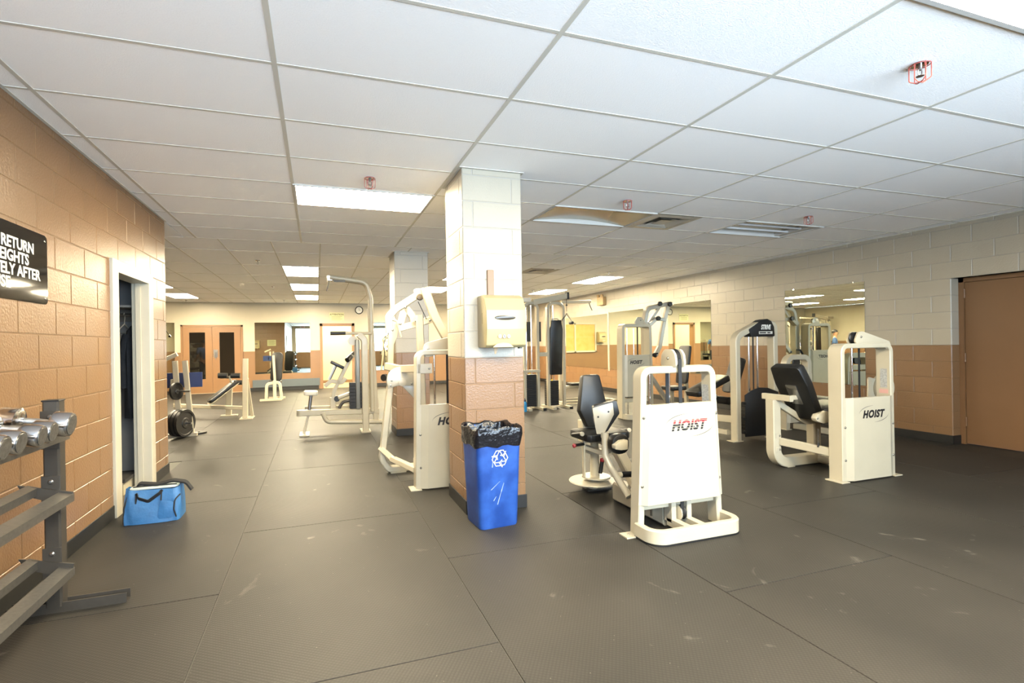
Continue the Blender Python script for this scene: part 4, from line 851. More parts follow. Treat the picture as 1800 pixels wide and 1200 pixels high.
for (u, v) in ((713, 540), (704, 569), (731, 564), (756, 563), (690, 580)): bolt(m1, r_(u, v, yr-.05), (0, -1, 0), .010)
part('latch_handle', G().tube([r_(690, 562, yr-.05), r_(697, 564, yr-.06), r_(702, 580, yr-.06), r_(705, 592, yr-.06)], .010, 8, bend=.02), POWD, m1)
part('cable', G().tube([r_(678, 582), r_(675, 610), r_(677, 650)], .004, 6).tube([r_(683, 586), r_(684, 600)], .004, 6), BLK, m1)
part('cable', G().tube([r_(735, 530, yr-.05), r_(750, 561, yr-.05)], .004, 6), BLK, m1)
part('seat_beam', G().bar(fillet([r_(679, 643), r_(700, 648, 5.0), V(.98, my_+.06, 1.10)], [0, .1, 0], 4), .075, .05, (0, 0, 1)), POWD, m1)
part('beam_lug', G().box(.86, 1.0, my_+.0, my_+.03, 1.055, 1.145), POWG, m1, bevel=.004, smooth=False); bolt(m1, (.97, my_, 1.10))
part('rear_mast', G().bar([V(1.02, 4.95, .02), V(1.0, 4.95, 1.62)], .07, .07, (0, 1, 0)), POWG, m1)
cam_ = r_(706, 668, 4.9)
part('cam_cover', G().prism([(cam_.x*0+.15*math.cos(math.radians(a)), .135*math.sin(math.radians(a))) for a in range(-25, 210, 12)]+[(-.14, -.085), (-.06, -.06), (0, -.05), (.07, -.06)], cam_, (1, 0, 0), (0, 0, 1), (0, .035, 0)), POWG, m1, bevel=.005)
for (a, b) in ((-.10, .0), (-.11, -.05), (.10, -.04)): bolt(m1, cam_+V(a, 0, b), (0, -1, 0), .008)
part('cam_hub', G().lathe([(0, 0), (.04, 0), (.04, .02), (0, .024)], cam_+V(.005, 0, -.02), (0, -1, 0), 16), POWG, m1)
part('cam_arm', G().prism([(-.02, -.03), (.14, -.20), (.24, -.27), (.26, -.05), (.2, .02), (.06, -.02)], cam_+V(0, .04, 0), (1, 0, 0), (0, 0, 1), (0, .03, 0)), POWG, m1, bevel=.004)
part('cam_hub_back', G().lathe([(0, 0), (.035, 0), (.035, .04), (0, .04)], cam_+V(-.15, .05, .03), (-.7, -.7, 0), 14), BLK, m1)
pad('back_pad', rrect(.24, .62, .05, 3), (1.30, 4.86, 1.18), (0, 1, 0), (.1, 0, 1), (.07, 0, 0), m1, r=.02); part('pad_post', G().bar([(1.36, 4.98, .04), (1.36, 4.98, 1.4)], .06, .05, (0, 1, 0)), POWD, m1)
pad('seat', rrect(.36, .34, .05, 3), (1.12, 4.86, .50), (1, 0, 0), (0, 1, 0), (0, 0, .07), m1, r=.02); part('seat_post', G().bar([(1.14, 4.92, .05), (1.14, 4.92, .50)], .06, .06, (0, 1, 0)), POWD, m1)
# ================================================================ dumbbell rack and dumbbells (left foreground)
yr0 = 3.0
rk = thing('dumbbell_rack', 'grey steel three tier dumbbell rack against the tan wall', 'rack', (-1.25, 2.0, 0))
RAIL = mat('worn_rack_steel', '#67645E', .38, .45, var=.2, vscale=60)
for y in (yr0+.035, .55):
    part('upright', G().bar([(-1.275, y, .03), (-1.275, y, 1.065)], .07, .07, (1, 0, 0)), GUN, rk)
    part('upright_cap', G().box(-1.312, -1.238, y-.037, y+.037, 1.062, 1.07), BLK, rk, bevel=.003, smooth=False)
    part('foot', G().box(-1.47, -.965, y-.03, y+.03, 0, .006).box(-1.47, -.965, y-.03, y-.024, .006, .05).box(-1.47, -.965, y+.024, y+.03, .006, .05), GUN, rk, smooth=False)
def tray(pa, pb, fr, rr, hgt, name='tray'):
    """pa/pb: rear and front ends of the end bracket; fr/rr: front and rear rail centre heights"""
    for y in (yr0-.012, .58):
        part('end_bracket', G().prism([(pa.x, pa.z), (pb.x, pb.z), (pb.x-.012, pb.z-hgt*.75), (pb.x-.05, pb.z-hgt), (pa.x+.03, pa.z-hgt*.9)], (0, y-.004, 0), (1, 0, 0), (0, 0, 1), (0, .008, 0)), GUN, rk, smooth=False)
        part('mount_plate', G().box(-1.315, -1.235, y+.006, y+.014, (pa.z+pb.z)/2-.13, (pa.z+pb.z)/2+.06), GUN, rk, bevel=.002, smooth=False)
        for z in (-.10, .03): bolt(rk, (-1.275, y+.006, (pa.z+pb.z)/2+z), (0, -1, 0), .010, STEEL)
    for c, wd_ in ((fr, .06), (rr, .045)):
        part('rail', G().prism([(c.x-wd_/2, c.z+.010), (c.x+wd_/2, c.z-.004), (c.x+wd_/2, c.z-.042), (c.x+wd_/2-.006, c.z-.042), (c.x+wd_/2-.006, c.z-.010), (c.x-wd_/2, c.z+.004)], (0, .5, 0), (1, 0, 0), (0, 0, 1), (0, yr0-.5, 0)), RAIL, rk, smooth=False)
tray(ay(33, 852, yr0), ay(131, 863, yr0), ay(118, 866, yr0)+V(0, 0, .0), ay(58, 856, yr0), .06)
tray(ay(35, 981, yr0), ay(133, 988, yr0), ay(119, 996, yr0), ay(60, 984, yr0), .06)
tray(ay(33, 735, yr0), ay(126, 752, yr0), ay(110, 757, yr0), ay(58, 741, yr0), .05)
HEADM = mat('dumbbell_chrome', '#C9C9CA', .16, 1.0); FACEM = mat('dumbbell_face', '#8F8E8C', .35, .9, var=.3, vscale=60)
zt_ = ay(110, 757, yr0).z+.008
def dumbbell(y, r, label, yaw=0.0, xf=-1.075):
    L = .30; t = thing('dumbbell', label, 'dumbbell', (-1.2, y, zt_), 'chrome dumbbells on the top tray')
    s = .16; d = V(1, 0, -s).normalized(); n = V(s, 0, 1).normalized(); c = V(xf-.15, y, zt_+.018)+n*r
    part('handle', G().lathe([(.012, -.07), (.0135, -.05), (.016, 0), (.0135, .05), (.012, .07)], c, d, 14), HEADM, t)
    part('knurl_grip', G().lathe([(.0142, -.045), (.0168, 0), (.0142, .045)], c, d, 14), mat('knurled_steel', '#A9A9A9', .4, 1.0, bump=.6, bscale=900), t)
    for sg_ in (-1, 1):
        hd = part('head', G().lathe([(.02, .055), (r*.8, .058), (r, .066), (r, .122), (r*.93, .132), (r*.5, .134)], c, d*sg_, 24), HEADM, t)
        part('face_plate', G().lathe([(0, .130), (r*.80, .1335), (r*.80, .135), (r*.3, .1355), (0, .1355)], c, d*sg_, 20), FACEM, hd)
for (u, v, r), lb in (((0, 762, .047), 'smallest chrome dumbbell next to the tray cut-off end'), ((29, 756, .047), 'chrome dumbbell with worn round face second along the tray'), ((67, 749, .046), 'chrome dumbbell between two others on the top tray'), ((87, 743, .047), 'chrome dumbbell beside the one at the upright'), ((119, 736, .056), 'thickest chrome dumbbell at the rack upright')):
    p = ax(u, v, -1.10); dumbbell(p.y, r, lb)
# ================================================================ blue bag by the closet door
bagM = mat('blue_nylon', '#3672A8', .6, var=.18, vscale=16, bump=.5, bscale=22, bdist=.01)
STRP = mat('black_webbing', '#17181A', .8)
bg = thing('duffel_bag', 'sky blue nylon bag with black straps on the floor by the closet door', 'bag', (-1.21, 4.42, 0))
bx0, bx1, by0, by1, bzt = -1.405, -1.03, 4.30, 4.55, .245
nx, nz = 14, 8; g = G(); vs = []; fs = []
def bagpt(s, h):  # s around 0..1, h 0..1
    a = 2*math.pi*s; ca, sa = math.cos(a), math.sin(a); e = .28
    px2 = math.copysign(abs(ca)**e, ca); py2 = math.copysign(abs(sa)**e, sa)
    w = .5*(bx1-bx0)*(1-.03*h+.03*math.sin(3*h)+.012*math.sin(9*s*6.28+h*7)*h); d = .5*(by1-by0)*(1.0-.52*h**1.6+.05*math.sin(7*s*6.28+h*4))
    z = .004+h*bzt*(1+.05*math.sin(a*2+1)*h) if h > 0 else .002
    return ((bx0+bx1)/2+px2*w, (by0+by1)/2+py2*d, z)
NS = 40
for j in range(nz+1):
    for i in range(NS): vs.append(bagpt(i/NS, j/nz))
fs = [(j*NS+i, j*NS+(i+1) % NS, (j+1)*NS+(i+1) % NS, (j+1)*NS+i) for j in range(nz) for i in range(NS)]+[tuple(range(NS-1, -1, -1))]
part('bag_body', G().add(vs, fs), bagM, bg)
part('top_flap', G().prism(rrect(.33, .11, .04, 4), ((bx0+bx1)/2, (by0+by1)/2, bzt-.004), (1, 0, 0), (0, 1, 0), (0, 0, .012)), mat('pale_lining', '#BFC9C6', .8), bg, bevel=.004)
part('zip', G().bar([(bx0+.04, (by0+by1)/2, bzt+.010), (bx1-.04, (by0+by1)/2, bzt+.010)], .016, .006, (0, 1, 0)), STRP, bg)
part('carry_strap', G().bar(fillet([(bx0+.085, by0+.03, .15), (bx0+.085, by0+.052, .235), (bx0+.10, by0+.03, .19), (bx0+.17, by0+.012, .165), (bx0+.24, by0+.03, .215), (bx0+.25, by0+.052, .235), (bx0+.25, by0+.03, .16)], .02, 4), .026, .006, (0, -.4, 1)), STRP, bg)
part('shoulder_strap', G().bar(fillet([(bx0+.06, by1-.09, .22), (bx0+.06, by1-.09, .275), (bx0+.20, by1-.12, .262), (bx1-.06, by1-.13, .285), (bx1+.03, by1-.15, .27), (bx1+.07, by1-.15, .205)], .05, 5), .045, .014, (0, 1, .2)), STRP, bg)
part('side_piping', G().tube([(bx1-.02, by0+.01, .03), (bx1-.035, by0+.004, .09), (bx1-.03, by0+.012, .16), (bx1+.0, by0+.05, .19)], .005, 8, bend=.05), STRP, bg)
part('side_piping', G().tube([(bx0+.006, by0+.02, .01), (bx0+.006, by0+.03, .12), (bx0+.02, by0+.06, .2)], .006, 8), STRP, bg)
part('pocket_panel', G().prism(round_poly([(0, 0), (.10, 0), (.11, .12), (.02, .14)], .02), (bx1-.145, by0-.002, .03), (1, 0, 0), (0, .06, 1), (0, -.004, 0)), bagM, bg, bevel=.002)
# ================================================================ recycling bin and towel dispenser at the column
a, b, c = az(845, 933), az(912, 921), az(825, 906)
e1 = (b-a).normalized(); e2 = V(-e1.y, e1.x, 0); w0 = (b-a).length; d0 = .27
BIN = mat('blue_bin_plastic', '#1B428E', .42, var=.22, vscale=9, col2='#274E96')
bn = thing('recycling_bin', 'blue recycling bin with black bag liner against the column', 'bin', (a.x+.15, a.y+.16, 0))
o = a+e1*(w0/2)+e2*(d0/2); H_ = .70
def binring(z, k, r=.035):
    P = rrect(w0*k, d0*k, r, 4); Q = []
    for i, ((a_, b_), (c_, d_)) in enumerate(zip(P, P[1:]+P[:1])):
        m_ = 7 if i % 5 == 4 else 1; Q += [(a_+(c_-a_)*t/m_, b_+(d_-b_)*t/m_) for t in range(m_)]
    return [o+e1*p+e2*q+V(0, 0, z) for p, q in Q]
def loft(rings, close=True):
    n = len(rings[0]); vs = [p for r in rings for p in r]; fs = [(i*n+k, i*n+(k+1) % n, (i+1)*n+(k+1) % n, (i+1)*n+k) for i in range(len(rings)-1) for k in range(n)]
    if close: fs.append(tuple(range(n-1, -1, -1)))
    return G().add(vs, fs)
bb_ = part('bin_body', loft([binring(.0, .965), binring(.012, 1.0), binring(H_*.97, 1.16), binring(H_*.97, 1.20), binring(H_, 1.21), binring(H_, 1.15), binring(.03, .98)]), BIN, bn)
LIN = mat('black_liner_film', '#15151A', .22, bump=.9, bscale=24, bdist=.012)
n = len(binring(0, 1)); rings = []
for (z, k, am) in ((H_-.115, 1.175, .006), (H_-.09, 1.205, .012), (H_-.04, 1.225, .012), (H_+.005, 1.235, .008), (H_+.018, 1.20, .012), (H_+.006, 1.12, .012), (H_-.08, 1.06, .02), (H_-.22, .98, .02), (H_-.30, .6, .01)):
    rg = binring(z, k); rings.append([p+V(0, 0, am*.8*math.sin(7*math.atan2((p-o).dot(e2), (p-o).dot(e1))+k*9)*(1.8 if z < H_-.1 else 1))+(p-o-V(0, 0, z)).normalized()*am*.55*math.sin(9*math.atan2((p-o).dot(e2), (p-o).dot(e1))+z*30) for i, p in enumerate(rg)])
g = loft(rings, False); m_ = len(rings[0]); g.f.append(tuple(range((len(rings)-1)*m_, len(rings)*m_)))
part('bin_liner', g, LIN, bn)
# chasing arrows
WH = mat('white_bin_print', '#E8EBF2', .5)
fn = -e2; tilt = (w0*.08)/H_
def bp(s, z):  # point on the bin's front face
    return a+e1*(w0/2+s)+V(0, 0, z)-e2*((1.16-1)*d0/2*(z/(H_*.97))+.0016)
ZS = ay(879, 806, 3.24).z; R_ = .058
def outline(poly, th=.0052):
    g = G(); n = len(poly); cx = sum(p[0] for p in poly)/n; cy = sum(p[1] for p in poly)/n
    for i in range(n):
        p, q = Vector((*poly[i], 0)), Vector((*poly[(i+1) % n], 0)); d = (q-p).normalized(); nn = V(-d.y, d.x, 0)*th/2; p2, q2 = p-d*th/2, q+d*th/2
        g.quad(*[bp(v.x, v.y+ZS) for v in (p2-nn, q2-nn, q2+nn, p2+nn)])
    return g
for k in range(3):
    an = math.radians(120*k); rot = lambda p: (p[0]*math.cos(an)-p[1]*math.sin(an), p[0]*math.sin(an)+p[1]*math.cos(an)-.004)
    for poly in ([(-.052, .018), (-.030, .054), (-.004, .054), (-.028, .008)], [(.004, .056), (.026, .056), (.036, .040), (.046, .046), (.032, .012), (.004, .020), (.014, .027), (.002, .046)]):
        part('recycling_arrow', outline([rot(p) for p in poly]), WH, bb_, smooth=False)
SCUF = mat('bin_scuff', '#8FA3CE', .7)
for pts in ([(-.02, .17), (.01, .26), (.03, .32)], [(-.07, .28), (.0, .335)], [(-.06, .44), (-.055, .49)], [(-.05, .2), (-.03, .23)]):
    g = G()
    for p, q in zip(pts, pts[1:]): g.quad(bp(p[0]-.004, p[1]), bp(p[0]+.004, p[1]), bp(q[0]+.0015, q[1]), bp(q[0]-.0015, q[1]))
    part('scuff_mark', g, SCUF, bb_, smooth=False)
# dispenser
DSP = mat('beige_dispenser_plastic', '#BBAC80', .35)
x0, x1 = 1.188, 1.512; z1_ = ay(880, 517, 3.45).z; z0_ = ay(880, 611, 3.41).z; yb_ = CYa
ds = thing('towel_dispenser', 'beige paper towel dispenser mounted on the nearer column', 'dispenser', ((x0+x1)/2, yb_-.1, z0_))
hh = z1_-z0_
prof = [(0, 0), (.17, 0), (.205, .02), (.225, hh*.35), (.215, hh*.7), (.17, hh*.93), (.12, hh), (0, hh)]
part('housing', G().prism(round_poly(prof, .02, 4), (x0, yb_, z0_), (0, -1, 0), (0, 0, 1), (x1-x0, 0, 0)), DSP, ds, bevel=.014)
cyw = yb_-.223; zc_ = ay(888, 558, cyw).z; xc_ = ay(888, 558, cyw).x
part('window', G().prism([(.083*math.cos(t*.2618), .018*math.sin(t*.2618)) for t in range(24)], (xc_, cyw+.006, zc_), (1, 0, 0), (0, .0, 1), (0, -.010, 0)), mat('smoked_window', '#4C463C', .2), ds, bevel=.001)
part('side_slot', G().box(x0-.001, x0+.002, yb_-.13, yb_-.122, z0_+hh*.45, z0_+hh*.66), mat('slot_dark', '#8E8362', .6), ds, smooth=False)
part('tear_lip', G().prism([(-.085, 0), (.085, 0), (.05, .028), (0, .036), (-.05, .028)], (xc_-.02, yb_-.224, z0_+.004), (1, 0, 0), (0, .12, 1), (0, -.006, 0)), mat('beige_lip', '#C9B985', .4), ds, bevel=.002)
part('paper_tongue', G().prism([(0, 0), (.035, 0), (.018, -.05), (.008, -.05)], (x0+.09, yb_-.12, z0_+.002), (1, 0, 0), (0, 0, 1), (0, .002, 0)), mat('brown_paper', '#C9AE8A', .8), ds, smooth=False)
part('lock_tab', G().box(x1-.05, x1-.03, yb_-.19, yb_-.15, z0_-.008, z0_+.001), BLK, ds, smooth=False)
ICW = mat('icon_white', '#F0EEE6', .5); ICD = mat('icon_dark', '#4B4A55', .5)
for k, dx in enumerate((-.035, 0, .035)):
    cxx = xc_+dx-.01; zz = z0_+.085; yy = yb_-.2275
    part('usage_icon', G().prism([(.013*math.cos(t*.785), .014*math.sin(t*.785)) for t in range(8)], (cxx, yy, zz), (1, 0, 0), (0, .06, 1), (0, -.003, 0)), ICW, ds, smooth=False)
    part('icon_stroke', G().bar([(cxx-.008, yy-.004, zz+.006), (cxx, yy-.004, zz-.002), (cxx+.008, yy-.004, zz+.006)], .001, .004, (0, 1, 0)) if k != 1 else G().bar([(cxx-.007, yy-.004, zz+.012), (cxx+.007, yy-.004, zz-.014)], .001, .004, (0, 1, 0)).bar([(cxx+.007, yy-.004, zz+.012), (cxx-.007, yy-.004, zz-.014)], .001, .004, (0, 1, 0)), ICD, ds, smooth=False)
part_ = part('conduit_cover', G().box(1.272, 1.325, CYa-.022, CYa, z1_-.06, ay(862, 475, CYa).z), TANP, bevel=.004, smooth=False); tag(part_, 'short tan conduit cover rising above the towel dispenser', 'conduit')
# ================================================================ strength machine with a black badge
sm = thing('pulley_machine', 'cream pulley machine with a black badge and black weight shield', 'gym machine', (5.45, 5.2, 0)); sy = 5.0
def s_(u, v, y=sy): return ay(u, v, y)
part('tower_frame', G().bar(fillet([V(5.15, sy, .01), V(5.15, sy, 1.36), s_(1340, 565), V(5.79, sy, 1.50), V(5.79, sy, .01)], [0, .12, .14, .06, 0], 6), .11, .075, (0, 1, 0)), POWD, sm)
poly = [s_(1316, 579, 4.94), s_(1340, 562, 4.94), s_(1349, 560, 4.94), s_(1356, 564, 4.94), s_(1361, 574, 4.94), s_(1362.5, 591, 4.94), s_(1321, 592, 4.94)]
part('badge_plate', G().prism(round_poly([(p.x, p.z) for p in poly], .02), (0, 4.94, 0), (1, 0, 0), (0, 0, 1), (0, .12, 0)), BLK, sm, bevel=.006)
part('badge_lettering', text_geo('STRIVE', .085, s_(1346, 578.5, 4.94), (1, 0, 0), (0, 0, 1), (0, -1, 0), shear=.25, bold=.003, align='CENTER', wscale=.62), LETW, sm, smooth=False)
p = s_(1346, 584.5, 4.938); part('badge_strip', G().box(p.x-.115, p.x+.115, 4.936, 4.94, p.z-.018, p.z+.018), mat('badge_strip_print', '#CFCBBE', .5), sm, smooth=False)
for dx in (-.075, -.02, .055): part('strip_print', G().box(p.x+dx-.03, p.x+dx+.022, 4.9345, 4.936, p.z-.008, p.z+.008), BLK, sm, smooth=False)
shp = [V(5.235, 4.97, .06), V(5.235, 4.97, .60), V(5.34, 4.97, .655), V(5.47, 4.97, .69), V(5.62, 4.97, .68), V(5.80, 4.97, .62), V(5.80, 4.97, .06)]
part('weight_shield', G().prism([(p.x, p.z) for p in shp], (0, 4.93, 0), (1, 0, 0), (0, 0, 1), (0, .015, 0)), mat('black_shield', '#131313', .55), sm, bevel=.004)
for z in (.5, .3, .12): part('shield_clip', G().cyl((5.19, 4.935, z), (5.24, 4.935, z), .018, seg=10), BLK, sm)
for x in (5.40, 5.545): part('guide_rod', G().cyl((x, sy+.02, .05), (x, sy+.02, 1.40), .014, seg=10), CHROME, sm)
part('cable', G().cyl((5.475, sy+.02, .5), (5.475, sy+.02, 1.40), .009, seg=8), BELT, sm); part('cable', G().tube([(5.83, sy+.04, 1.40), (5.93, sy+.06, .7)], .008, 8), BELT, sm)
for k in range(9): part('weight_plate', G().box(5.33, 5.62, sy-.02, sy+.10, .08+.045*k, .122+.045*k), IRON, sm, smooth=False)
for x in (5.15, 5.79): part('foot_plate', G().box(x-.10, x+.06, sy-.06, sy+.06, 0, .012), POWD, sm, bevel=.003, smooth=False)
part('base_beam', G().bar([(5.15, sy+.05, .28), (5.15, 6.0, .22)], .09, .06, (0, 0, 1)), POWD, sm); part('base_beam', G().bar([(5.13, sy+.1, .1), (5.13, 6.15, .06)], .06, .06, (0, 0, 1)), POWD, sm)
part('rear_foot', G().box(4.95, 5.6, 6.1, 6.17, 0, .06), POWD, sm, smooth=False)
pb = V(5.42, 5.75, .62)
pad('bench_pad', rrect(.62, .30, .05, 3), pb, V(.93, 0, .37), (0, 1, 0), V(-.37, 0, .93)*.08, sm, r=.02); part('bench_post', G().bar([(5.40, 5.75, .05), (5.40, 5.75, .62)], .07, .07, (1, 0, 0)).bar([(5.15, 5.75, .24), (5.40, 5.75, .24)], .06, .06, (0, 1, 0)), POWD, sm)
part('roller_pad', G().cyl((5.55, 5.5, .45), (5.55, 5.95, .45), .055, seg=18), VINYL, sm, bevel=.006); part('roller_arm', G().cyl((5.55, 5.7, .45), (5.42, 5.7, .60), .02), STEEL, sm)
pad('back_pad', rrect(.24, .55, .05, 3), (5.86, 5.75, .80), (0, 1, 0), (.35, 0, .93), (.07, 0, -.02), sm, r=.02); part('pad_post', G().bar([(5.95, 5.75, .03), (5.95, 5.75, .85)], .06, .06, (1, 0, 0)), POWD, sm)
# ================================================================ cable machine by the far right
cm = thing('cable_machine', 'tall cream two station cable machine with a long black pad', 'gym machine', (4.35, 9.0, 0)); y0 = 8.95
def uframe(xa, xb, y, h, r=.12, d=.08, t=.055): return part('upright_frame', G().bar(fillet([V(xa, y, .0), V(xa, y, h), V(xb, y, h), V(xb, y, .0)], [0, r, r, 0], 6), d, t, (0, 1, 0)), POWD, cm)
uframe(3.90, 4.19, y0, 2.12); uframe(4.42, 4.77, y0, 2.12)
part('link_beam', G().box(4.19, 4.45, y0-.03, y0+.03, 1.05, 1.13), POWD, cm, bevel=.005, smooth=False); part('link_beam', G().box(3.80, 4.20, y0-.1, y0-.02, .74, .79), POWD, cm, bevel=.005, smooth=False)
part('top_boom', G().bar([V(4.10, y0, 2.13), V(4.85, y0-.05, 2.27)], .10, .12, (0, 1, 0)), POWD, cm); part('top_boom', G().bar([V(3.6, y0+.1, 2.18), V(4.05, y0, 2.18)], .10, .10, (0, 1, 0)), POWD, cm)
part('boom_cap', G().box(4.82, 4.87, y0-.1, y0, 2.20, 2.34), BLK, cm, bevel=.004, smooth=False); part('crossover_beam', G().bar([V(4.77, y0+.06, 2.15), V(5.45, y0+.06, 2.17)], .05, .06, (0, 1, 0)), POWD, cm)
for x, zt2, nplt in ((4.04, .73, 14), (4.53, .58, 11)):
    for k in range(nplt): part('weight_plate', G().box(x-.13, x+.13, y0+.02, y0+.14, .05+k*.046, .093+k*.046), IRON, cm, smooth=False)
    for s in (-.055, .055): part('guide_rod', G().cyl((x+s, y0+.08, .04), (x+s, y0+.08, 2.08), .011, seg=8), CHROME, cm)
    part('cable', G().cyl((x, y0+.08, zt2), (x, y0+.08, 2.1), .006, seg=6), BELT, cm)
    part('stack_label', G().box(x-.04, x+.0, y0+.018, y0+.02, zt2-.03, zt2), mat('yellow_label', '#E3C22E', .5), cm, smooth=False)
for x in (4.06, 4.30): part('back_shield', G().box(x-.05, x+.05, y0+.16, y0+.17, 1.35, 1.75), BLK, cm, smooth=False)
pad('long_pad', [(-.10, .55), (.10, .55), (.135, .36), (.13, -.55), (-.13, -.55), (-.135, .36)], (4.57, y0-.09, 1.225), (1, 0, 0), (.025, 0, 1), (0, .06, 0), cm, r=.02)
part('pad_hanger', G().tube([(4.50, y0-.06, 1.74), (4.50, y0-.03, 1.80), (4.64, y0-.03, 1.80), (4.64, y0-.06, 1.74)], .012, 8), POWD, cm)
part('cable', G().tube([(4.83, y0-.05, 2.2), (4.83, y0-.05, 1.95)], .005, 6), BELT, cm); part('cable_ball', G().lathe([(0, -.02), (.02, -.01), (.02, .01), (0, .02)], (4.83, y0-.05, 2.08), (0, 0, 1), 10), BLK, cm)
part('v_handle', G().tube([(4.70, y0-.05, 1.75), (4.83, y0-.05, 1.90), (4.96, y0-.05, 1.72)], .014, 8), CHROME, cm); part('handle_grip', G().cyl((4.94, y0-.09, 1.72), (4.94, y0+.02, 1.72), .03, seg=12), BLK, cm)
part('small_handle', G().tube([(5.40, y0+.03, 2.14), (5.42, y0+.03, 2.08), (5.47, y0+.03, 1.98)], .01, 6), BLK, cm)
for x in (3.90, 4.19, 4.42, 4.77): part('foot_bar', G().box(x-.035, x+.035, y0-.28, y0+.28, 0, .05), POWD, cm, bevel=.004, smooth=False)
part('rubber_foot', G().box(4.16, 4.22, y0-.31, y0-.28, 0, .05), BLK, cm, smooth=False); part('rubber_foot', G().box(4.74, 4.80, y0-.31, y0-.28, 0, .05), BLK, cm, smooth=False)
part('floor_rail', G().box(4.77, 5.5, y0+.1, y0+.16, 0, .05), POWD, cm, smooth=False)
# water bottle
wbp = V(3.78, 8.68, 0); wb_ = thing('water_bottle', 'blue water bottle standing beside the cable machine', 'bottle', wbp)
part('bottle_body', G().lathe([(0, 0), (.036, .002), (.038, .02), (.036, .09), (.038, .15), (.034, .18), (.02, .20), (0, .20)], wbp, (0, 0, 1), 16), mat('blue_bottle', '#2E8FC6', .25), wb_); part('bottle_cap', G().lathe([(0, .2), (.022, .2), (.022, .225), (.01, .235), (.009, .255), (0, .257)], wbp, (0, 0, 1), 12), mat('dark_cap', '#1F2A44', .4), wb_)
# ================================================================ lat and row station
lt = thing('lat_machine', 'tall cream pulldown station with curved overhead boom and low seat', 'gym machine', (.3, 7.8, 0)); yl = 7.8
for dy in (-.06, .06):
    part('overhead_boom', G().tube(fillet([V(.80, yl+dy, .3), V(.80, yl+dy, 2.05), V(.74, yl+dy, 2.30), V(.20, yl+dy, 2.37)], [0, .2, .12, 0], 6), .034, 12), POWD, lt)
part('boom_head', G().box(.16, .24, yl-.05, yl+.05, 2.31, 2.40), STEEL, lt, bevel=.008, smooth=False); part('cable_hook', G().tube([(.19, yl, 2.33), (.17, yl, 2.24), (.15, yl, 2.16)], .010, 8), STEEL, lt); part('boom_plate', G().box(.25, .42, yl-.10, yl-.095, 2.29, 2.32), GUN, lt, smooth=False)
part('stack_post', G().bar(fillet([V(.69, yl-.1, .0), V(.69, yl-.1, 1.42), V(.60, yl-.1, 1.50)], [0, .08, 0], 4), .10, .10, (0, 1, 0)), POWD, lt)
part('stack_post', G().bar([V(.86, yl-.02, .1), V(.79, yl-.02, 1.9)], .07, .08, (0, 1, 0)), POWD, lt)
part('base_rail', G().bar(fillet([V(-.25, yl, .33), V(.90, yl, .30)], 0.0), .12, .085, (0, 1, 0)), POWD, lt); part('base_rail', G().bar([V(-.20, yl+.35, .36), V(.90, yl+.35, .34)], .05, .05, (0, 1, 0)), POWD, lt); part('rail_nose', G().lathe([(0, -.043), (.06, -.043), (.06, .043), (0, .043)], (-.25, yl, .33), (0, 0, 1), 16), POWD, lt)
part('low_rail', G().tube(fillet([V(.06, yl-.05, .32), V(.12, yl-.05, .18), V(.95, yl-.05, .13)], [0, .1, 0], 5), .035, 10), POWD, lt)
part('front_leg', G().bar([V(-.14, yl, .30), V(-.21, yl, .02)], .05, .04, (0, 1, 0)), POWD, lt); part('front_foot', G().box(-.27, -.13, yl-.18, yl+.18, 0, .02), POWD, lt, bevel=.003, smooth=False); part('rear_foot', G().box(.62, .76, yl-.2, yl+.14, 0, .02), POWD, lt, smooth=False)
part('seat_post', G().cyl((-.13, yl, .36), (-.10, yl, .59), .025), STEEL, lt); pad('seat', rrect(.20, .26, .04, 3), (-.10, yl, .595), (1, 0, -.05), (0, 1, 0), (0, 0, .06), lt, mat('cream_vinyl', '#E2DAC6', .4), r=.015)
part('weight_shroud', G().box(.55, .62, yl-.10, yl+.10, .35, 1.42), mat('grey_shroud', '#8A8A84', .4, .3), lt, bevel=.02); part('shroud_cap', G().lathe([(0, -.05), (.07, -.05), (.07, .05), (0, .05)], (.52, yl-.02, 1.40), (0, 1, 0), 16), POWG, lt)
for k in range(8): part('weight_plate', G().box(.46, .66, yl-.06, yl+.09, .36+.05*k, .405+.05*k), IRON, lt, smooth=False)
part('pull_bar', G().cyl((.40, yl-.12, 1.515), (.80, yl-.12, 1.51), .022), POWD, lt); part('bar_grip', G().cyl((.19, yl-.12, 1.515), (.41, yl-.12, 1.515), .028), BLK, lt)
part('lever_arm', G().bar(fillet([V(.22, yl+.2, .42), V(.24, yl+.2, .62), V(.42, yl+.2, .98), V(.53, yl+.2, 1.18)], [0, .1, .05, 0], 4), .05, .06, (0, 1, 0)), POWD, lt)
part('lever_base', G().bar([V(.22, yl+.2, .33), V(.22, yl+.2, .52)], .08, .09, (0, 1, 0)), POWD, lt); part('pivot_cap', G().cyl((.28, yl+.14, .50), (.28, yl+.26, .50), .045, seg=14), BLK, lt)
part('handle_bar', G().cyl((.30, yl+.15, .51), (.58, yl+.15, .61), .03), POWD, lt)
part('roller_pad', G().cyl((.44, yl+.12, 1.10), (.56, yl+.28, 1.20), .04, seg=14), VINYL, lt)
part('chest_pad', G().box(-.11, .11, -.14, .14, -.025, .025, Matrix.Translation((.29, yl+.2, 1.03)) @ Matrix.Rotation(math.radians(28), 4, 'Y')), VINYL, lt, bevel=.012); part('pad_stem', G().cyl((.27, yl+.2, 1.01), (.17, yl+.2, .80), .024), STEEL, lt); part('pad_arm', G().bar(fillet([V(.10, yl+.2, .70), V(.20, yl+.2, .78), V(.36, yl+.2, .74), V(.42, yl+.2, .82)], [0, .05, .05, 0], 4), .05, .06, (0, 1, 0)), POWD, lt)
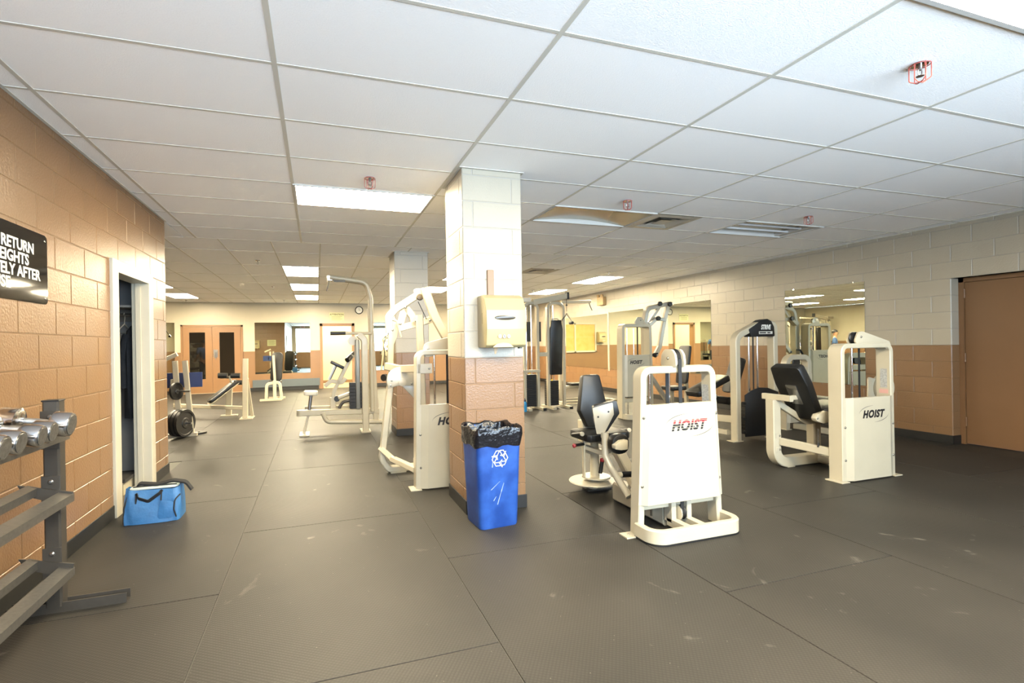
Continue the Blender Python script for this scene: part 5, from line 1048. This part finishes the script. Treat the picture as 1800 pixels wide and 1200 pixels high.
part('hose_arm', G().tube(fillet([V(.30, yl+.05, .36), V(.36, yl+.05, .46), V(.56, yl+.05, .49)], [0, .08, 0], 5), .025, 10), GUN, lt)
# ================================================================ plate rack at the corner
pr_ = thing('plate_machine', 'cream loading frame holding black weight plates beyond the wall corner', 'gym machine', (-2.0, 8.45, 0)); yp = 8.40
for x, xb in ((-2.03, -1.98), (-1.90, -1.82)): part('upright', G().bar([V(x, yp, 1.14), V(xb, yp, .02)], .06, .07, (0, 1, 0)), POWD, pr_)
part('top_arm', G().bar([V(-2.25, yp, 1.12), V(-2.0, yp, 1.24)], .06, .06, (0, 1, 0)), POWD, pr_); part('base_foot', G().box(-2.35, -1.75, yp-.04, yp+.04, 0, .05), POWD, pr_, smooth=False); part('blue_panel', G().box(-2.3, -1.72, yp+.25, yp+.27, .72, .95), mat('blue_pad', '#22386E', .5), pr_, smooth=False); part('panel_post', G().box(-2.1, -2.05, yp+.03, yp+.27, .78, .86), POWD, pr_, smooth=False)
part('plate_horn', G().cyl((-2.05, yp-.04, .69), (-1.80, yp-.16, .69), .016), STEEL, pr_); part('plate_horn', G().cyl((-2.05, yp-.06, .22), (-1.78, yp-.2, .22), .016), STEEL, pr_)
def plate(c, r, w, d, label, grp='black plates on the loading frame'):
    t = thing('weight_plate', label, 'weight plate', c-V(0, 0, r), grp); part('disc', G().lathe([(.026, -w/2), (r*.35, -w/2), (r*.4, -w*.3), (r*.82, -w*.3), (r*.86, -w/2), (r, -w/2), (r, w/2), (r*.86, w/2), (r*.82, w*.3), (r*.4, w*.3), (r*.35, w/2), (.026, w/2)], c, d, 28, ring=True), IRON, t)
    part('hub_ring', G().lathe([(.024, -w/2-.002), (.034, -w/2-.002), (.034, w/2+.002), (.024, w/2+.002)], c, d, 16, ring=True), STEEL, t)
dv = V(.9, -.43, 0)
plate(V(-2.0, yp-.066, .69), .13, .035, dv, 'single black plate on the upper horn of the loading frame')
for k, lb in enumerate(('inner black plate on the lower horn of the loading frame', 'middle black plate on the lower horn of the loading frame', 'outer black plate on the lower horn of the loading frame')): plate(V(-1.99+.055*k, yp-.09-.028*k, .22), .20, .045, dv, lb)
part('flat_plate', G().lathe([(.03, 0), (.12, 0), (.12, .025), (.03, .025)], (-1.78, 8.6, 0), (0, 0, 1), 24, ring=True), IRON); tag(bpy.data.objects['flat_plate'], 'small black plate lying flat on the floor by the loading frame', 'weight plate')
# ================================================================ decline bench
db = thing('decline_bench', 'cream olympic bench with sloping black pad and leg rollers', 'bench', (-1.5, 10.4, 0)); yd = 10.4
part('side_post', G().bar([V(-1.27, 10.0, 1.12), V(-1.29, 10.0, .02)], .08, .09, (0, 1, 0)), POWD, db); part('side_post', G().bar([V(-1.25, 10.0, .75), V(-1.20, 10.25, .02)], .05, .05, (0, 1, 0)), POWD, db); part('post_foot', G().box(-1.38, -1.16, 9.9, 10.3, 0, .015), POWD, db, smooth=False)
part('cross_rail', G().bar([V(-2.65, 10.9, .22), V(-1.32, 10.05, .20)], .07, .08, (0, 0, 1)), POWD, db); part('bench_leg', G().bar([V(-1.62, 10.5, .55), V(-1.66, 10.6, .02)], .08, .10, (0, 1, 0)), POWD, db); part('leg_foot', G().box(-1.8, -1.5, 10.52, 10.66, 0, .02), POWD, db, smooth=False); part('side_post', G().bar([V(-2.62, 10.9, 1.0), V(-2.62, 10.9, .02)], .07, .07, (0, 1, 0)), POWD, db)
po_ = V(-1.70, 10.35, .48); u_ = V(.62, .25, .50).normalized()
pad('sloping_pad', rrect(.62, .27, .06, 4), po_, u_, V(-.37, .93, 0), V(-.45, -.18, .72).normalized()*.06, db, r=.02); part('pad_rim', G().prism(rrect(.66, .31, .07, 4), po_-V(-.45, -.18, .72).normalized()*.012, u_, V(-.37, .93, 0), V(-.45, -.18, .72).normalized()*.012), POWD, db)
part('leg_roller', G().cyl((-1.80, 10.4, .80), (-1.64, 10.4, .795), .05, seg=16), VINYL, db); part('leg_roller', G().cyl((-1.58, 10.4, .79), (-1.42, 10.4, .785), .05, seg=16), VINYL, db); part('leg_roller', G().cyl((-1.52, 10.35, .66), (-1.38, 10.35, .655), .045, seg=16), VINYL, db); part('roller_stem', G().tube([(-1.61, 10.4, .79), (-1.57, 10.4, .66), (-1.52, 10.42, .60)], .02, 8), POWD, db)
# ================================================================ upright utility chair
uc = thing('utility_bench', 'upright utility bench with tall black back near the back wall', 'bench', (-1.1, 13.3, 0)); yu = 13.3
pad('back_pad', rrect(.28, .74, .10, 5), (-.99, yu+.06, .83), V(.97, -.25, 0), V(.06, .12, 1).normalized(), V(.25, .97, -.1).normalized()*.07, uc, r=.03); part('back_spine', G().bar([V(-1.05, yu-.0, 1.12), V(-1.02, yu+.0, .42)], .05, .06, (0, 1, 0)), POWD, uc)
part('seat_frame', G().bar(fillet([V(-1.22, yu-.15, .02), V(-1.20, yu-.15, .42), V(-.90, yu-.15, .46), V(-.86, yu-.15, .02)], [0, .08, .08, 0], 4), .06, .07, (0, 1, 0)), POWD, uc); part('center_leg', G().bar([V(-1.02, yu-.16, .5), V(-1.02, yu-.16, .02)], .06, .08, (0, 1, 0)), POWD, uc); part('foot_bar', G().box(-1.36, -.86, yu-.22, yu-.12, 0, .05), POWD, uc, bevel=.004, smooth=False); part('foot_bar', G().box(-1.20, -.80, yu+.28, yu+.36, 0, .05), POWD, uc, smooth=False); part('base_rail', G().box(-1.04, -.98, yu-.15, yu+.3, .01, .06), POWD, uc, smooth=False); pad('seat_pad', rrect(.3, .34, .05, 3), (-1.03, yu+.2, .40), (1, 0, 0), (0, 1, 0), (0, 0, .07), uc, r=.02)

# ================================================================ low rowing bench by the mirrored wall
rb = thing('rowing_bench', 'low cream rowing bench with black grips on the floor by the mirrored wall', 'bench', (5.55, 9.75, 0))
for y in (9.55, 9.95): part('floor_rail', G().box(4.98, 6.3, y-.03, y+.03, 0, .05), POWD, rb, bevel=.004, smooth=False)
for x in (5.0, 6.26): part('cross_foot', G().box(x-.035, x+.035, 9.35, 10.15, 0, .045), POWD, rb, bevel=.004, smooth=False)
part('seat_beam', G().bar([V(5.2, 9.75, .05), V(5.2, 9.75, .33), V(6.0, 9.75, .33), V(6.0, 9.75, .05)], .06, .06, (0, 1, 0), bend=.06), POWD, rb); pad('seat', rrect(.6, .28, .05, 3), (5.62, 9.75, .36), (1, 0, 0), (0, 1, 0), (0, 0, .06), rb, r=.02)
part('handle_post', G().bar([V(5.10, 9.75, .05), V(5.10, 9.75, .74)], .06, .06, (0, 1, 0)), POWD, rb); part('hand_grip', G().cyl((4.98, 9.75, .76), (5.24, 9.75, .76), .026), BLK, rb); part('foot_plate', G().box(4.96, 5.0, 9.6, 9.9, .08, .3), POWD, rb, bevel=.004, smooth=False)
# ================================================================ things seen in the side and back mirrors
def relocate(src, dx, dy, label, rot=0.0):
    c = copy_tree(src); c.location = src.location+V(dx, dy, 0); c.rotation_euler = (0, 0, rot); c['label'] = label
    return c
relocate(m1, 2.15, 4.55, 'cream plate-arm pressing machine standing behind the nearer column')
relocate(cm, -9.35, 5.75, 'tall cream two station cable machine in the far left bay')
relocate(lt, -4.9, 2.4, 'tall cream pulldown station in the far left bay', 2.6)
relocate(h2, -9.25, 8.6, 'cream leg extension machine in the far left bay')
c = relocate(ds, 0, 0, 'beige paper towel dispenser on the tan corner wall', math.pi); c.location = (-2.85, YC+.1, z0_)
q = mback(1055, 575); c = relocate(ds, 0, 0, 'beige paper towel dispenser on the back wall beside the boarded window'); c.location = (q.x, YB-.1, 1.30)
# ---- a person working out in the far bay, seen in the side mirror
def skinned(name, vs, es, rad, m, parent, root=0, sub=1):
    me = bpy.data.meshes.new(name); me.from_pydata(vs, es, []); ob = bpy.data.objects.new(name, me); COL.objects.link(ob)
    ob.modifiers.new('skin', 'SKIN').use_smooth_shade = True
    for i, r in enumerate(rad): me.skin_vertices[0].data[i].radius = r if isinstance(r, tuple) else (r, r)
    me.skin_vertices[0].data[root].use_root = True
    sb = ob.modifiers.new('smooth', 'SUBSURF'); sb.levels = sub; sb.render_levels = sub
    dg = bpy.context.evaluated_depsgraph_get(); me2 = bpy.data.meshes.new_from_object(ob.evaluated_get(dg)); bpy.data.objects.remove(ob); bpy.data.meshes.remove(me)
    me2.name = name; me2.materials.clear(); me2.materials.append(m); o = bpy.data.objects.new(name, me2); COL.objects.link(o); o.parent = parent; return o
pe = thing('person', 'person in a blue shirt and dark trousers standing in the far left bay', 'person', (-3.72, 13.25, 0)); pe.rotation_euler = (0, 0, math.radians(-35))
SKN = mat('person_skin', '#B98563', .5); SHR = mat('blue_shirt', '#3B5A86', .8); TRS = mat('dark_trousers', '#1E2026', .85); HAR = mat('dark_hair', '#17120F', .6)
Vb = [(0, 0, .88), (0, -.01, 1.08), (0, -.01, 1.27), (0, 0, 1.36), (0, -.01, 1.41), (0, -.03, 1.49), (0, -.02, 1.57),
      (.17, 0, 1.31), (.23, .02, 1.06), (.21, -.16, .90), (.19, -.24, .86), (-.17, 0, 1.31), (-.24, .02, 1.06), (-.2, -.18, .93), (-.18, -.26, .90),
      (.09, 0, .82), (.10, -.02, .46), (.10, .02, .09), (.11, -.10, .035), (-.09, 0, .82), (-.10, -.02, .46), (-.10, .02, .09), (-.11, -.10, .035)]
Eb = [(0, 1), (1, 2), (2, 3), (3, 4), (4, 5), (5, 6), (2, 7), (7, 8), (8, 9), (9, 10), (2, 11), (11, 12), (12, 13), (13, 14), (0, 15), (15, 16), (16, 17), (17, 18), (0, 19), (19, 20), (20, 21), (21, 22)]
# five fingers on each hand
Rb = [(.13, .10), (.12, .09), (.14, .10), .06, .05, (.075, .085), (.06, .07), .055, .042, .032, (.035, .018), .055, .042, .032, (.035, .018), .085, .06, .042, .04, .085, .06, .042, .04]
for hnd, s in ((10, 1), (14, -1)):
    hx_, hy_, hz_ = Vb[hnd]
    for k, (dx, L1) in enumerate(((-.028, .055), (-.010, .07), (.008, .075), (.026, .065))):
        n = len(Vb); Vb += [(hx_+dx, hy_-.035-L1*.4, hz_-.015), (hx_+dx, hy_-.035-L1*.7, hz_-.015-L1*.5)]; Eb += [(hnd, n), (n, n+1)]; Rb += [.009, .008]
    n = len(Vb); Vb += [(hx_-s*.045, hy_-.01, hz_), (hx_-s*.055, hy_-.045, hz_-.015)]; Eb += [(hnd, n), (n, n+1)]; Rb += [.011, .009]
skinned('body', Vb, Eb, Rb, SKN, pe)
skinned('shirt', [(0, 0, .86), (0, -.01, 1.08), (0, -.01, 1.28), (.19, 0, 1.31), (.235, .02, 1.10), (-.19, 0, 1.31), (-.243, .02, 1.10)], [(0, 1), (1, 2), (2, 3), (3, 4), (2, 5), (5, 6)], [(.145, .115), (.135, .105), (.155, .115), .07, .062, .07, .062], SHR, pe)
skinned('trousers', [(0, 0, .90), (.09, 0, .80), (.10, -.02, .46), (.10, .02, .08), (-.09, 0, .80), (-.10, -.02, .46), (-.10, .02, .08)], [(0, 1), (1, 2), (2, 3), (0, 4), (4, 5), (5, 6)], [(.14, .11), .10, .075, .065, .10, .075, .065], TRS, pe)
g = G(); ring = []
for i in range(7):
    th = math.radians(12+i*14)
    ring.append((.098*math.sin(th), .10*math.cos(th)))
g.lathe([(.0, .103)]+[(a, b) for a, b in ring], (0, -.005, 1.545), (0, .35, 1), 18)
hr = part('hair', g, HAR); hr.parent = pe
for s in (-1, 1):
    sh_ = part('shoe', G().lathe([(0, -.14), (.03, -.135), (.045, -.06), (.045, .04), (.035, .085), (0, .09)], (s*.105, -.06, .046), (0, 1, .0), 14), BLK); sh_.parent = pe
    e_ = part('eye', G().lathe([(0, 0), (.008, .001), (.006, .005), (0, .006)], (s*.032, -.112, 1.525), (0, -1, 0), 8), HAR); e_.parent = pe
    er = part('ear', G().lathe([(0, -.006), (.022, -.004), (.022, .004), (0, .006)], (s*.082, -.02, 1.51), (1, 0, 0), 10), SKN); er.parent = pe
ns = part('nose', G().lathe([(0, .03), (.010, .012), (.015, 0), (0, -.004)], (0, -.115, 1.49), (0, -.5, .8), 8), SKN); ns.parent = pe
mo = part('mouth', G().box(-.022, .022, -.118, -.108, 1.452, 1.458), mat('lips', '#8E4F44', .5), smooth=False); mo.parent = pe
